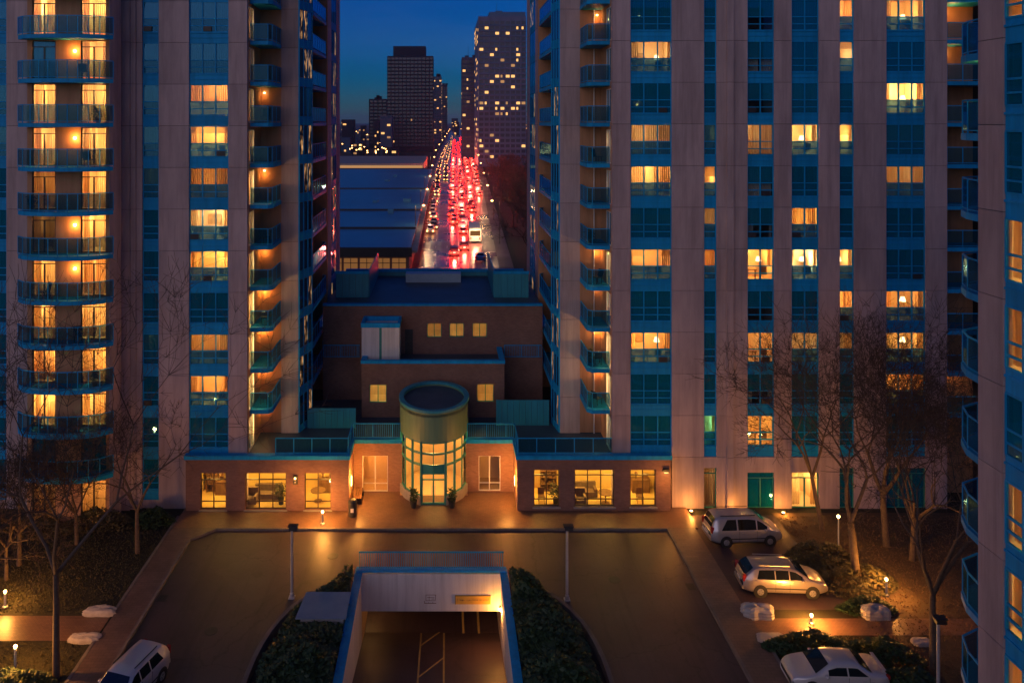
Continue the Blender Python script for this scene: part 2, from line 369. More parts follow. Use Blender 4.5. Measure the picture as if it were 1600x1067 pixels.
for i in range(66):
    inst('baluster', 'ramp_bal', lambda: bx(-.014,.014,-.014,.014,0,.92), M['blue_paint'], ramp_t, (RL-.1+i*(RR-RL+.2)/65, RD1+.15, .70))
# painted lane lines on the ramp floor: two lines and a cross hatch
mottled('line_paint', (.38,.27,.08), (.5,.36,.12), 2, .7, 0)
def rline(x0, d0, x1, d1, wd=.09):
    m = MB(); a = Vector((x0,d0,rz(d0)+.006)); b = Vector((x1,d1,rz(d1)+.006)); u = Vector((-(b-a).y,(b-a).x,0)).normalized()*wd/2
    m.add([a-u,a+u,b+u,b-u],[(0,1,2,3)]); wobj('painted_line', m, M['line_paint'], ramp_t)
rline(-1.35, 28.5, -1.35, 43.9); rline(-.05, 28.5, -.05, 43.9)
for k in range(4): rline(-1.32, 31.5+k*3.6, -.08, 33.6+k*3.6, .08)
for k in (1.0, 1.9):
    m = MB(); m.box(k, k+.12, 43.5, 47, rz(44)+.001, rz(44)+.03); wobj('floor_strip', m, M['line_paint'], ramp_t)
# sign and light on the header
sgn = thing('clearance_sign', 'long yellow clearance sign fixed to the white header over the ramp', 'sign', (U(739,42.2), RD1-.02, -.9))
mottled('sign_yellow', (.62,.36,.05), (.7,.42,.07), 3, .6, 0)
m = MB(); m.box(-.98,.98,-.02,.018,-.24,.24); obj('sign_plate', m, M['sign_yellow'], sgn, WORLD[sgn.name])
m = MB()
for x0,x1,z0,z1 in ((-.98,.98,.215,.24),(-.98,-.955,-.24,.24)): m.box(x0,x1,-.026,-.0205,z0,z1)
obj('sign_border', m, M['dark_metal'], sgn, WORLD[sgn.name])
rl = random.Random(5); m = MB(); xx = -.86
while xx < .82:          # the lettering is too worn to read: a row of small dark strokes
    wv = rl.uniform(.035,.07); hv = rl.uniform(.07,.11); m.box(xx, xx+.016, -.026, -.0205, -.05, -.05+hv)
    if rl.random() < .7: m.box(xx+.016, xx+wv, -.026, -.0205, rl.choice((-.05,-.01,hv-.07)), rl.choice((-.05,-.01,hv-.07))+.02)
    xx += wv + (.03 if rl.random() < .85 else .09)
obj('worn_lettering', m, M['brown_paint'], sgn, WORLD[sgn.name])['kind'] = 'stuff'
sg2 = thing('wall_stencil', 'faint brown line emblem stencilled on the ramp header beside the yellow sign', 'emblem', (U(673,42.2), RD1-.004, -.92))
m = MB()
for x0,x1,z0,z1 in ((-.28,.3,.26,.285),(-.28,-.255,-.02,.26),(.25,.275,.0,.26),(-.2,.2,.12,.145),(-.1,-.075,-.02,.2),(.05,.2,.04,.065),(-.28,.28,-.05,-.025),(-.36,.3,-.2,-.165),(-.36,-.33,-.2,-.05),(-.12,-.095,-.2,-.1),(.1,.125,-.2,-.1)):
    m.box(x0,x1,-.004,0,z0,z1)
obj('stencil_mark', m, M['brown_paint'], sg2, WORLD[sg2.name])
wl = thing('wall_light', 'small lit amber lamp high in the corner of the ramp portal', 'lamp', (U(783,42.1), RD1-.06, V(952,42.2)))
m = MB(); m.box(-.10,.10,-.04,.06,.06,.17); obj('housing', m, M['dark_metal'], wl, WORLD[wl.name])
m = MB(); m.sphere((0,-.05,0), .09); obj('bulb', m, M['bulb'], wl, WORLD[wl.name])
lamp('glow', wl, WORLD[wl.name]+Vector((-.1,-.5,.15)), 85, AMBER, .08)
tl = thing('tunnel_light', 'dim amber lamp on the garage tunnel wall inside the ramp portal', 'lamp', (RL+.12, 46, -2.0))
m = MB(); m.box(-.1,.05,-.3,.3,-.06,.06); obj('tube', m, M['bulb_small'], tl, WORLD[tl.name])
lamp('glow', tl, WORLD[tl.name]+Vector((.3,0,0)), 6, AMBER, .1)

# ------------------------------------------------------------ hedges on the island round the ramp
mottled('leaf_dark', (.018,.045,.016), (.035,.075,.022), 3, .6, 0)
mottled('leaf_brown', (.05,.05,.018), (.09,.075,.03), 3, .7, 0)
def foliage(mb, pts, size, rnd):
    for p, sc in pts:
        a = rnd.uniform(0, 6.283); t = rnd.uniform(-.9,.9); s = size*sc*rnd.uniform(.6,1.3)
        u = Vector((math.cos(a), math.sin(a), rnd.uniform(-.4,.4))); v = Vector((-math.sin(a)*math.cos(t), math.cos(a)*math.cos(t), math.sin(t)))
        q = Vector(p); mb.add([q-u*s*.5, q+v*s*.3, q+u*s*.5+Vector((0,0,s*.1)), q-v*s*.3],[(0,1,2,3)])
def isl(d, side):       # outline of the island: half width at depth d
    a = 8.3; b = 9.3; t = min(1, abs(d-33.6)/b); return AX + side*a*(1-t**2.6)**(1/2.6)
def hedge(side, name, label, seed):
    rnd = random.Random(seed); root = thing(name, label, 'hedge', ((isl(38,side)+(RL if side<0 else RR))/2, 38, 0), group='evergreen hedges round the ramp')
    xin = RL-.42 if side < 0 else RR+.42
    core = MB(); N = 26; K = 9
    def h(u, d): return (.25 + 1.05*math.sin(math.pi*min(1,max(0,u*.86+.1)))**.5) * (.9+.25*math.sin(d*1.7+side)+.15*math.sin(d*3.1+u*5)) * min(1, (42.75-d)*.9+.25)
    grid = []
    for i in range(N+1):
        d = 24 + (42.55-24)*i/N
        for k in range(K+1):
            u = k/K; x = xin + (isl(d,side)-side*.75-xin)*u
            if side*(isl(d,side)-xin) < .3: x = xin + side*.1*u
            grid.append((x, d, min(.6, max(.02, h(u,d)-.18)) if side < 0 and abs(x-U(507,38.7)) < 1.7 and abs(d-38.6) < 1.6 else max(.02, h(u,d)-.18)))
    core.add(grid, [(i*(K+1)+k, i*(K+1)+k+1, (i+1)*(K+1)+k+1, (i+1)*(K+1)+k) for i in range(N) for k in range(K)])
    wobj('hedge_core', core, M['leaf_dark'], root)
    fl = MB(); pts = []
    for _ in range(15000):
        d = rnd.uniform(26, 42.7); u = rnd.random()
        wd = side*(isl(d,side)-side*.65-xin)
        if wd < .2 or rnd.random() > wd/5: continue
        x = xin + side*wd*u; hh = h(u,d); cl = .5+.5*math.sin(x*2.3)*math.sin(d*2.1+1)
        z = hh - rnd.random()**2*.45 + cl*.22
        if side < 0 and abs(x-U(507,38.7)) < 1.45 and abs(d-38.6) < 1.25: z = min(z, .75)
        pts.append(((x,d,max(.05,z)), .8+.5*cl))
    foliage(fl, pts, .26, rnd); f = wobj('foliage', fl, M['leaf_dark'], root); f['kind'] = 'stuff'
    return root
hedge(-1, 'hedge', 'dark evergreen hedge between the drive and the ramp wall with the flat blue lid', 3)
hedge(1, 'hedge', 'dark evergreen hedge along the ramp wall beside the wall lamp and yellow sign', 4)
# island kerb wall, built stone by stone
for side, lab in ((-1,'left'),(1,'right')):
    root = tag(link('island_kerb', None, None, (isl(36,side),36,0)), kind='structure')
    pts = [(isl(d,side), d) for d in [24+i*.9 for i in range(21)] if d < 42.6]
    for (x0,y0),(x1,y1) in zip(pts, pts[1:]):
        m = MB(); t = Vector((x1-x0,y1-y0,0)).normalized(); nx = Vector((-t.y,t.x,0))*(.22*(-side))*(1)
        nx = nx if nx.x*side < 0 else -nx
        m.prism([(x0+t.x*.006,y0+t.y*.006),(x1-t.x*.006,y1-t.y*.006),(x1+nx.x,y1+nx.y),(x0+nx.x,y0+nx.y)], -.1, .5)
        wobj('kerb_stone', m, M['kerb'], root)
# island soil
mb = MB()
for side, xin in ((-1,RL-.31),(1,RR+.31)):
    ds = [24+i*.5 for i in range(38)]
    vs = []; 
    for d in ds:
        xo = isl(d,side)-side*.1
        if side*(xo-xin) < 0: xo = xin
        vs += [(xin,d,.05),(xo,d,.05)]
    mb.add(vs, [(2*i,2*i+1,2*i+3,2*i+2) for i in range(len(ds)-1)])
struct('soil', mb, M['soil'])
# utility enclosure with a ribbed flat lid
ut = thing('utility_box', 'low utility enclosure with a flat ribbed blue grey lid among the hedge', 'utility box', (U(507,38.7), 38.7, 0))
m = MB(); m.box(-1.05,1.05,-.85,.85,0,.98); obj('cabinet', m, M['steel'], ut, WORLD[ut.name])
m = MB(); m.add([(-1.28,-1.0,.98),(1.2,-1.0,.98),(1.2,1.0,1.06),(-1.1,1.0,1.06),(-1.28,-1.0,1.03),(1.2,-1.0,1.03),(1.2,1.0,1.11),(-1.1,1.0,1.11)],[(0,3,2,1),(4,5,6,7),(0,1,5,4),(1,2,6,5),(2,3,7,6),(3,0,4,7)])
mottled('lid_paint', (.16,.24,.32), (.21,.29,.37), 1.5, .45, 0)
lid = obj('lid', m, M['lid_paint'], ut, WORLD[ut.name])
for k in range(5):
    m = MB(); xx = -.9+k*.45; m.beam((xx,-.98,1.045),(xx,.98,1.125),.05,.03); wobj('rib', m, M['lid_paint'], lid)
# lamp posts on the island
def lamp_post(px, d, ztop, label, rotz=0, name='lamp_post', zb=0):
    t = thing(name, label, 'lamp post', (U(px,d), d, zb), rotz, 'grey lamp posts round the drive'); b = Vector((U(px,d),d,zb))
    m = MB(); m.lathe([(.11,0),(.11,.25),(.075,.3),(.065,ztop-.1)], 10); m.smooth = False; obj('pole', m, M['steel'], t, b)
    m = MB(); m.box(-.16,.16,-.16,.16,0,.06); obj('base_plate', m, M['steel'], t, b)
    m = MB(); m.prism([(-.13,-.12),(.30,-.15),(.30,.15),(-.13,.12)], ztop-.12, ztop+.08); m.box(-.2,.33,-.17,.17,ztop+.082,ztop+.12); obj('lamp_head', m, M['dark_metal'], t, b)
    m = MB(); m.box(-.02,.26,-.11,.11,ztop-.135,ztop-.121); obj('lens', m, M['steel'], t, b)
    return t
lamp_post(456, 41.0, 3.75, 'pale grey lamp post with dark head rising from the hedge by the utility box')
lamp_post(886, 40.8, 3.85, 'pale grey lamp post with dark head rising from the hedge beyond the yellow sign')
lamp_post(1466, 33.0, 4.0, 'tall pale pole with a dark box head beside the forked tree and near tower')
# ------------------------------------------------------------ the two apartment towers
FP = 2.73                        # storey height
D0 = 50.4                        # depth of the tower fronts
def ZT(k): return 6.0 + FP*k     # window head of storey k
NF = 12                          # storeys built (k = 0..11)
ZTOP = ZT(NF-1) + 3.2
rw = random.Random(11)

def frame_fn(wd, n):
    def fn():
        m = MB(); t = .035; h = 2.06
        m.box(0, wd, 0, .10, -t*2, 0); m.box(0, wd, 0, .10, -h, -h+t*2)
        m.box(0, t*2, 0, .10, -h+t*2, -t*2); m.box(wd-t*2, wd, 0, .10, -h+t*2, -t*2)
        for i in range(1, n): m.box(wd*i/n-t, wd*i/n+t, -.01, .095, -h+t*2, -t*2)
        for z in (-1.15, -1.62):
            for i in range(n): m.box(wd*i/n+(t if i else 2*t), wd*(i+1)/n-(t if i < n-1 else 2*t), .008, .09, z-.03, z+.03)
        return m
    return fn
def spandrel_fn(wd):
    def fn():
        m = MB(); m.box(0, wd, .02, .12, -2.73+.002, -2.062); m.box(0.04, wd-.04, -.02, .0195, -2.42, -2.36); m.box(0.02,wd-.02,-.03,.0195,-2.12,-2.07)
        return m
    return fn
def room_fn(x0, x1, y1, z0, z1):
    def fn():
        m = MB(); v = [(x0,0,z0),(x1,0,z0),(x1,y1,z0),(x0,y1,z0),(x0,0,z1),(x1,0,z1),(x1,y1,z1),(x0,y1,z1)]
        m.add(v, [(0,1,2,3),(7,6,5,4),(5,6,2,1),(6,7,3,2),(7,4,0,3)]); return m
    return fn
def curtain_fn(wd, h, seed, amp=.05):
    def fn():
        m = MB(); rr = random.Random(seed); n = max(6, int(wd*16)); vs = []
        for i in range(n+1):
            x = wd*i/n; y = (amp if i % 2 else -amp)*rr.uniform(.4,1.2)
            vs += [(x+rr.uniform(-.01,.01), y, 0), (x+rr.uniform(-.02,.02), y*rr.uniform(.8,1.3), -h)]
        m.add(vs, [(2*i,2*i+1,2*i+3,2*i+2) for i in range(n)]); return m
    return fn
LIT = {'b': (330, WARM), 'o': (230, (1.0,.5,.16)), 'm': (120, WARM), 'd': (48, (1.0,.56,.2)), 'p': (120, PALE), 'g': (60, (.25,1.0,.6)), 'f': (14,(1,.55,.2))}
def window(tower, x0, x1, k, n, lit, dz=0, d=D0, y_out=.10):
    """one storey of a window strip: frame, panes, spandrel, curtains, room (and its lamp when lit)"""
    wd = round(x1-x0, 3); z = ZT(k)+dz; key = (wd, n)
    P = Vector((x0, d+y_out, z))
    wn = inst('window', ('wf',key), frame_fn(wd, n), M['blue_paint'], tower, P)
    inst('spandrel', ('ws',key), spandrel_fn(wd), M['blue_paint'], wn, P)
    pm = M['pane'] if lit in ('b','o','m','p','d','g') else M['pane_unlit']
    for i in range(n):
        a = wd*i/n+.03; b = wd*(i+1)/n-.03
        inst('pane', ('pu',key,pm.name,i), lambda: bx(a, b, .045, .055, -1.13, -.06), pm, wn, P)
        inst('pane', ('pl',key,i), lambda: bx(a, b, .045, .055, -2.0, -1.17), M['pane_low'] if lit not in ('b','m') else M['pane'], wn, P)
    room = M['room_wall'] if lit else M['room_unlit']
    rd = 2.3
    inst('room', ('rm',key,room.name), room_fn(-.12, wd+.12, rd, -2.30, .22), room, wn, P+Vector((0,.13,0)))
    # curtains: two panels drawn back by a varying amount
    cm = M['curtain_warm'] if lit else M['curtain_unlit']
    style = rw.random(); gap = 0
    cover = {'b': rw.uniform(.5,.95), 'o': 1, 'm': rw.uniform(.7,1), 'p': rw.uniform(.6,1), 'd': 1, 'g': .3, 'f': .5}.get(lit, rw.choice((0,.4,.6,.9,1,1)))
    ch = 2.05 if rw.random() < .75 else 1.2
    r1 = rw.random()
    if lit in ('b','m','p') and r1 < .45:      # open room: picture on the back wall and a shaded lamp
        cover = .3
        inst('picture', ('wp',key), lambda: bx(wd*.2, wd*.2+min(.9,wd*.4), 2.30, 2.35, -1.3, -.6), M['picture'], wn, P)
        inst('lamp_shade', ('ls',key), lambda: MB().lathe([(.2,-1.1),(.12,-.8)],10,(wd*.8,1.6,0)), M['bulb_soft'], wn, P)
    elif r1 > .80:                              # a slatted blind let down part of the way
        hb = rw.choice((.45,.7,1.05)); cover = rw.choice((0,.3))
        def blf():
            m = MB()
            for q in range(int(hb/.075)): m.add([(.05,.16,-.07-q*.075),(wd-.05,.16,-.07-q*.075),(wd-.05,.20,-.13-q*.075),(.05,.20,-.13-q*.075)],[(0,1,2,3)])
            return m
        inst('blind', ('bl',key,hb,bool(lit)), blf, cm, wn, P)
    if rw.random() < .16:                       # a window air conditioner in the lowest pane
        iw = rw.randrange(n); inst('air_conditioner', ('ac',key,iw), lambda: bx(wd*iw/n+.07, wd*iw/n+min(.6,wd/n-.1), -.06, .04, -1.98, -1.66), M['dark_metal'], wn, P)
    if cover > .05:
        w1 = round(wd*cover*rw.choice((.3,.5,.5,.7)), 1); w2 = round(wd*cover, 1)-w1
        for wv, xx in ((w1, .02), (w2, wd-.02-w2)):
            if wv > .15:
                s = rw.randint(0,3); inst('curtain', ('cu',wv,ch,s,cm.name), curtain_fn(wv, ch, s), cm, wn, P+Vector((xx,.30,-.02)))
    if lit:
        e, c = LIT[lit]; e *= rw.uniform(.5,1.25)*(.55+.17*wd)
        if lit in 'bmd': c = rw.choice(((1,.50,.14),(1,.57,.20),(1,.44,.10),(1,.53,.13),(1,.66,.32)))
        lamp('room_lamp', wn, P+Vector((wd*rw.uniform(.3,.7), rw.uniform(1.0,1.5), rw.uniform(-.9,-.35))), e*.5, c, .18)
    if lit in ('b','m','p') and n > 1:         # a table and a chair back silhouetted behind the lower panes
        m = lambda: bx(.2, wd*.55, .75, 1.2, -1.55, -1.49).box(.3,.36,.9,.96,-2.28,-1.55).box(wd*.5,wd*.5+.06,.9,.96,-2.28,-1.55).box(wd*.68,wd*.68+.4,.7,.76,-1.75,-1.3).box(wd*.68,wd*.68+.4,.7,1.1,-1.85,-1.79)
        inst('furniture', ('fu',key), m, M['wood'], wn, P)
    return wn

def pier(tower, x0, x1, zlist, d=D0, th=.35, mat='stucco', step=0):
    """storey-high wall panels with open joints in front of a dark backing"""
    wd = round(x1-x0,3)
    for z0, z1 in zlist:
        h = round(z1-z0,3)
        inst('wall_panel', ('pp',wd,h,th,mat), lambda: bx(0,wd,0,th,.012,h-.012), M[mat], tower, (x0,d,z0))
    m = MB(); m.box(x0+.03, x1-.03, d+.05, d+th+.03, zlist[0][0]-.02, zlist[-1][1]-.03); wobj('panel_backing', m, M['stucco_back'], tower)
def storeys(dz=0, z0=0.0, below=True):
    zs = [ZT(k)+dz+.0 for k in range(-1, NF)]
    L = [(z0, zs[0])] if below else []
    return L + list(zip(zs, zs[1:])) + [(zs[-1], ZTOP+dz)]

def slab_fn(poly, th):
    def fn():
        m = MB(); m.prism(poly, 0, th); return m
    return fn
def balcony(tower, poly, front, z, key, th=.26, rail_h=1.12, rail='blue_paint', closed=False):
    """slab from a plan polygon (world x, y); 'front' lists the points the railing follows"""
    c = Vector((poly[0][0], poly[0][1], z))
    lp = [(x-c.x, y-c.y) for x, y in poly]; lf = [(x-c.x, y-c.y) for x, y in front]
    b = inst('balcony', ('bs',key), slab_fn(lp, th), M['blue_paint'], tower, c)
    def rail_fn():
        m = MB()
        for (ax,ay),(bx_,by) in zip(lf, lf[1:]):
            m.beam((ax,ay,th+rail_h),(bx_,by,th+rail_h),.05,.05)
        return m
    def low_fn():
        m = MB()
        for (ax,ay),(bx_,by) in zip(lf, lf[1:]): m.beam((ax,ay,th+.10),(bx_,by,th+.10),.035,.035)
        return m
    inst('handrail', ('br',key), rail_fn, M[rail], b, c); inst('bottom_rail', ('bl',key), low_fn, M[rail], b, c)
    for i, ((ax,ay),(bx_,by)) in enumerate(zip(lf, lf[1:])):
        A = Vector((ax,ay,0)); B = Vector((bx_,by,0)); n = max(1, round((B-A).length/1.1))
        for j in range(n):
            p = A+(B-A)*j/n; q = A+(B-A)*(j+1)/n; t = (B-A).normalized()*.03
            def fn(p=p, q=q, t=t):
                m = MB(); m.beam(p+t+Vector((0,0,th+.12+.48)), q-t+Vector((0,0,th+.12+.48)), .012, .96); return m
            inst('glass_panel', ('bg',key,i,j), fn, M['rail_glass'], b, c)
            inst('post', ('bp',key,i,j), lambda: bx(p.x-.02,p.x+.02,p.y-.02,p.y+.02,th,th+rail_h-.025), M[rail], b, c)
        e = B
    inst('post', ('bp',key,'end'), lambda: bx(e.x-.02,e.x+.02,e.y-.02,e.y+.02,th,th+rail_h-.025), M[rail], b, c)
    return b
def glazed_door(tower, x0, x1, z0, z1, d, lit, n=2, frame='dark_metal', room_d=2.2, axis='x'):
    wd = round(x1-x0,3); h = round(z1-z0,3); P = Vector((x0,d,z0)); key = ('gd',wd,h,n,frame)
    def fn():
        m = MB(); t = .05
        m.box(0,wd,0,.1,h-t,h); m.box(0,wd,0,.1,0,t); m.box(0,t,0,.1,t,h-t); m.box(wd-t,wd,0,.1,t,h-t); m.box(t,wd-t,.01,.09,h-.42,h-.37)
        for i in range(1,n): m.box(wd*i/n-.035,wd*i/n+.035,-.01,.095,t,h-.42)
        return m
    dr = inst('door', key, fn, M[frame], tower, P)
    pm = M['pane'] if lit else M['pane_unlit']
    for i in range(n):
        a = wd*i/n+.04; b = wd*(i+1)/n-.04
        inst('pane', (key,'p',i,pm.name), lambda: bx(a,b,.045,.055,.05,h-.42), pm, dr, P)
    inst('transom_pane', (key,'t',pm.name), lambda: bx(.05,wd-.05,.045,.055,h-.37,h-.05), pm, dr, P)
    room = M['room_wall'] if lit else M['room_unlit']
    inst('room', (key,'r',room_d,room.name), room_fn(-.1, wd+.1, room_d, -.02, h+.1), room, dr, P+Vector((0,.11,0)))
    cm = M['curtain_warm'] if lit else M['curtain_unlit']
    for wv, xx in ((round(wd*rw.choice((.25,.4,.5)),1), .04), (round(wd*rw.choice((.2,.35,.45)),1), None)):
        xx = wd-.04-wv if xx is None else xx; s = rw.randint(0,3)
        inst('curtain', ('cu',wv,h-.15,s,cm.name), curtain_fn(wv, h-.15, s), cm, dr, P+Vector((xx,.28,h-.06)))
    if lit:
        e, c = LIT[lit]; lamp('room_lamp', dr, P+Vector((wd*rw.uniform(.3,.7),rw.uniform(1,1.5),h-.6)), e*.45, c, .18)
    return dr

# ---- left tower
TL = thing('apartment_tower', 'beige tower with curved blue balconies and orange lit doors on the left', 'apartment tower', (-22, 58, 0))
dzl = 0.0
LX = {px: U(px, D0) for px in (-60, 8, 10, 28, 45, 168, 175, 205, 213, 222, 248, 295, 357, 386)}
st = storeys(dzl)
stw = [s for s in st]
for a, b in ((-60,-12),(213,222),(248,295),(357,386)):
    pier(TL, U(a,D0), U(b,D0), st)
pier(TL, U(10,D0), U(43,48.35)-.06, st); pier(TL, U(175,D0), U(205,D0), st, d=D0-.25, th=.6); pier(TL, U(205,D0)+.003, U(213,D0)-.003, st, d=D0-.12, th=.47)
litL_wide = {10:None, 9:None, 8:'o', 7:'b', 6:'d', 5:'b', 4:'b', 3:None, 2:'m', 1:'b', 0:None}
for k in range(NF):
    if k >= 0: window(TL, U(295,D0), U(357,D0), k, 3, litL_wide.get(k), dzl)
    window(TL, U(222,D0), U(248,D0), k, 1, {2:'f',6:'f'}.get(k), dzl)
    window(TL, U(-12,D0), U(10,D0), k, 1, None, dzl)
for k in (-1,):
    window(TL, U(222,D0), U(248,D0), k, 1, None, dzl); window(TL, U(-12,D0), U(10,D0), k, 1, None, dzl)
m = MB()
for a, b in ((295,357),(222,248),(-12,10)): m.box(U(a,D0), U(b,D0), D0+.1, D0+.35, ZT(NF-1)+.003, ZTOP)
wobj('parapet', m, M['blue_paint'], TL)
m = MB()
for a, b in ((222,248),(-12,10)): m.box(U(a,D0), U(b,D0), D0+.1, D0+.35, 0, ZT(-1)-2.74)
wobj('plinth', m, M['stucco'], TL)
# projecting bay with curved balconies
DB = 48.35
BX0, BX1 = U(43,DB), U(170,DB)
pier(TL, BX0-.02, U(50,DB), st, d=DB, th=.3, mat='terracotta'); pier(TL, U(87,DB), U(126,DB), st, d=DB, th=.3, mat='terracotta'); pier(TL, U(166,DB), BX1+.02, st, d=DB, th=.3, mat='terracotta')
m = MB(); m.box(BX0-.05, BX0, DB+.01, D0+.3, 0, ZTOP); m.box(BX1, BX1+.05, DB+.01, D0-.3, 0, ZTOP); wobj('bay_cheek', m, M['stucco'], TL)
litbay = {10:('b','b',0), 9:(None,'m',1), 8:('b','b',0), 7:('o','b',1), 6:('d','o',0), 5:('f','o',1), 4:('m','o',1), 3:('m','b',0), 2:('o','b',0), 1:('b','b',0), 0:(None,None,0), -1:('f','m',0), 11:('m',None,0)}
cxb = (U(28,48)+U(177,48))/2; hwb = (U(177,48)-U(28,48))/2
arc = [(cxb+hwb*t, 48.0-1.02*(1-t*t)**.6) for t in [-1+2*i/10 for i in range(11)]]
for k in range(-1, NF):
    zf = ZT(k-1)+.22 if k >= 0 else .02
    top = zf+2.42
    if k < 0: top = ZT(-1)-.05
    l, r_, wlamp = litbay[k]
    glazed_door(TL, U(50,DB)+.003, U(87,DB)-.003, zf, top, DB+.05, l); glazed_door(TL, U(126,DB)+.003, U(166,DB)-.003, zf, top, DB+.05, r_)
    m = MB(); m.box(U(50,DB)+.002, U(87,DB)-.002, DB+.02, DB+.3, top+.002, ZT(k)+.21); m.box(U(126,DB)+.002, U(166,DB)-.002, DB+.02, DB+.3, top+.002, ZT(k)+.21)
    wobj('door_head', m, M['terracotta'], TL)
    balcony(TL, [(BX0,DB-.005)]+arc+[(BX1,DB-.005)], arc, ZT(k)-.06, 'bay')
    if wlamp or rw.random() < 0:
        P = Vector((U(118,DB), DB-.08, zf+1.75)); 
        inst('wall_or_fill_lamp', 'wlamp', lambda: MB().sphere((0,0,0),.10), M['bulb_small'], TL, P)
        lamp('lamp_glow', TL, P+Vector((0,-.18,0)), 34, AMBER, .1)
# corner balconies in the notch
NX0 = U(386,D0); NX1 = U(425,51.2); DN = 54.1
pier(TL, NX0-.0, NX1+.0, [(3.5, ZT(0))]+list(zip([ZT(k) for k in range(NF-1)],[ZT(k) for k in range(1,NF)]))+[(ZT(NF-1),ZTOP)], d=DN+.02, th=.3, mat='terracotta')
stn = [(3.3, ZT(0))]+list(zip([ZT(k) for k in range(NF-1)],[ZT(k) for k in range(1,NF)]))+[(ZT(NF-1),ZTOP)]
pier(TL, NX1+.003, U(466,DN), stn, d=DN, th=.35)
def side_door(tower, x, sgn, y0, y1, z0, z1, lit, room_w=1.0):
    """a glazed door in a wall that faces sideways (plane x = const)"""
    P = Vector((x, y0, z0)); L = round(y1-y0,3); h = round(z1-z0,3); key = ('sd',L,h,sgn)
    def fn():
        m = MB(); a, b = (-.1,0) if sgn > 0 else (0,.1)
        m.box(a,b,0,L,h-.06,h); m.box(a,b,0,L,0,.06); m.box(a,b,0,.06,.06,h-.06); m.box(a,b,L-.06,L,.06,h-.06); m.box(a+.01,b-.01,L/2-.03,L/2+.03,.06,h-.06)
        return m
    dr = inst('door', key, fn, M['white_frame'], tower, P)
    inst('pane', (key,'p',bool(lit)), lambda: bx(-.055*sgn-.005,-.055*sgn+.005,.06,L-.06,.06,h-.06), M['pane'] if lit else M['pane_unlit'], dr, P)
    rm = M['room_wall'] if lit else M['room_unlit']
    def rf():
        m = MB(); a, b = (-room_w, -.11) if sgn > 0 else (.11, room_w)
        v = [(a,-.1,-.02),(b,-.1,-.02),(b,L+.1,-.02),(a,L+.1,-.02),(a,-.1,h+.1),(b,-.1,h+.1),(b,L+.1,h+.1),(a,L+.1,h+.1)]
        f = [(0,1,2,3),(7,6,5,4),(4,5,1,0),(6,7,3,2)] + ([(7,4,0,3)] if sgn > 0 else [(5,6,2,1)])
        m.add(v,f); return m
    inst('room', (key,'r',room_w,bool(lit)), rf, rm, dr, P)
    if lit:
        e, c = LIT[lit]; lamp('room_lamp', dr, P+Vector((-.55*sgn, L*.5, h*.6)), e*.3, c, .12)
    return dr
litnot = {9:'f',8:'d',7:'d',6:'o',5:'d',4:'m',3:'b',2:'b',1:'b',0:'b',10:'d'}
added_glow = {0:12,1:26,2:26,3:24,4:10,6:9,8:3}
for k in range(NF):
    zf = ZT(k-1)+.22
    side_door(TL, NX0, 1, D0+.45, D0+1.9, zf, zf+2.25, litnot.get(k,'d'))
    m = MB(); m.box(NX0-.12, NX0, D0+.36, D0+.449, zf-.02, zf+2.71); m.box(NX0-.12, NX0, D0+1.901, DN+.015, zf-.02, zf+2.71); m.box(NX0-.12,NX0,D0+.45,D0+1.9,zf+2.251,zf+2.71)
    wobj('recess_wall', m, M['terracotta'], TL)
    if k < NF:
        poly = [(NX0+.003,51.15),(NX1-.25,51.15),(NX1+.0,51.45),(NX1,DN-.004),(NX0+.003,DN-.004)]
        balcony(TL, poly, [(NX0+.05,51.2),(NX1-.27,51.2),(NX1-.05,51.47),(NX1-.05,DN-.05)], ZT(k-1)-.06, 'cornL') if k > 0 else None
    if k in added_glow:  # added lamp brightening the recess wall; the side door is the real source
        P = Vector((NX0+.30, DN-.12, zf+1.85)); inst('wall_or_fill_lamp', 'fill_lamp', lambda: bx(-.05,.05,-.05,.05,.18,.26), M['bulb_small'], TL, P)
        lamp('lamp_glow', TL, P+Vector((0,-.12,-.1)), added_glow[k]*.85, AMBER, .1)
def chamfer_strip(tower, a, b, key, z0=3.5, lits=(), seed=0):
    """a folded glass corner: mullions, storey panes and blue bands between a and b (plan points)"""
    A = Vector((*a,0)); B = Vector((*b,0)); n = 3
    m = MB()
    for i in range(n+1):
        p = A+(B-A)*i/n; m.beam(p+Vector((0,0,z0)), p+Vector((0,0,ZTOP)), .10, .10)
    wobj('mullion_set', m, M['blue_paint'], tower)
    rr = random.Random(seed)
    for k in range(NF):
        for i in range(n):
            p = A+(B-A)*(i/n); q = A+(B-A)*((i+1)/n); t = (q-p).normalized()*.06; zb = ZT(k)-2.06
            lit = rr.random() < .33
            mm = MB(); mm.beam(p+t+Vector((0,0,zb+1.03)), q-t+Vector((0,0,zb+1.03)), .02, 2.02)
            wobj('pane', mm, M['lit_strip' if lit else 'pane_solid'], tower)
        mm = MB(); mm.beam(A+Vector((0,0,zb-.33)), B+Vector((0,0,zb-.33)), .06, .63); wobj('spandrel', mm, M['blue_paint'], tower)
glass('pane_solid', (.3,.4,.5), .16, (.02,.05,.08), .93)
def litglass(name, c, s):
    m, n, b = new(name); b.inputs['Base Color'].default_value = (.05,.05,.05,1); b.inputs['Roughness'].default_value = .08
    t = wnoise(n, 1.3, 3, .6, (4,4,1)); r = ramp(n, t.outputs[0], [(.5,(0,0,0)),(.72,c)])
    n.links.new(r.outputs[0], b.inputs['Emission Color']); b.inputs['Emission Strength'].default_value = s; return m
litglass('lit_strip', (1.0,.50,.18), .55)
SXL = -9.7
CHa = (U(466,DN)+.05, DN+.05); CHb = (SXL, 56.0)
chamfer_strip(TL, CHa, CHb, 'chL', seed=2)
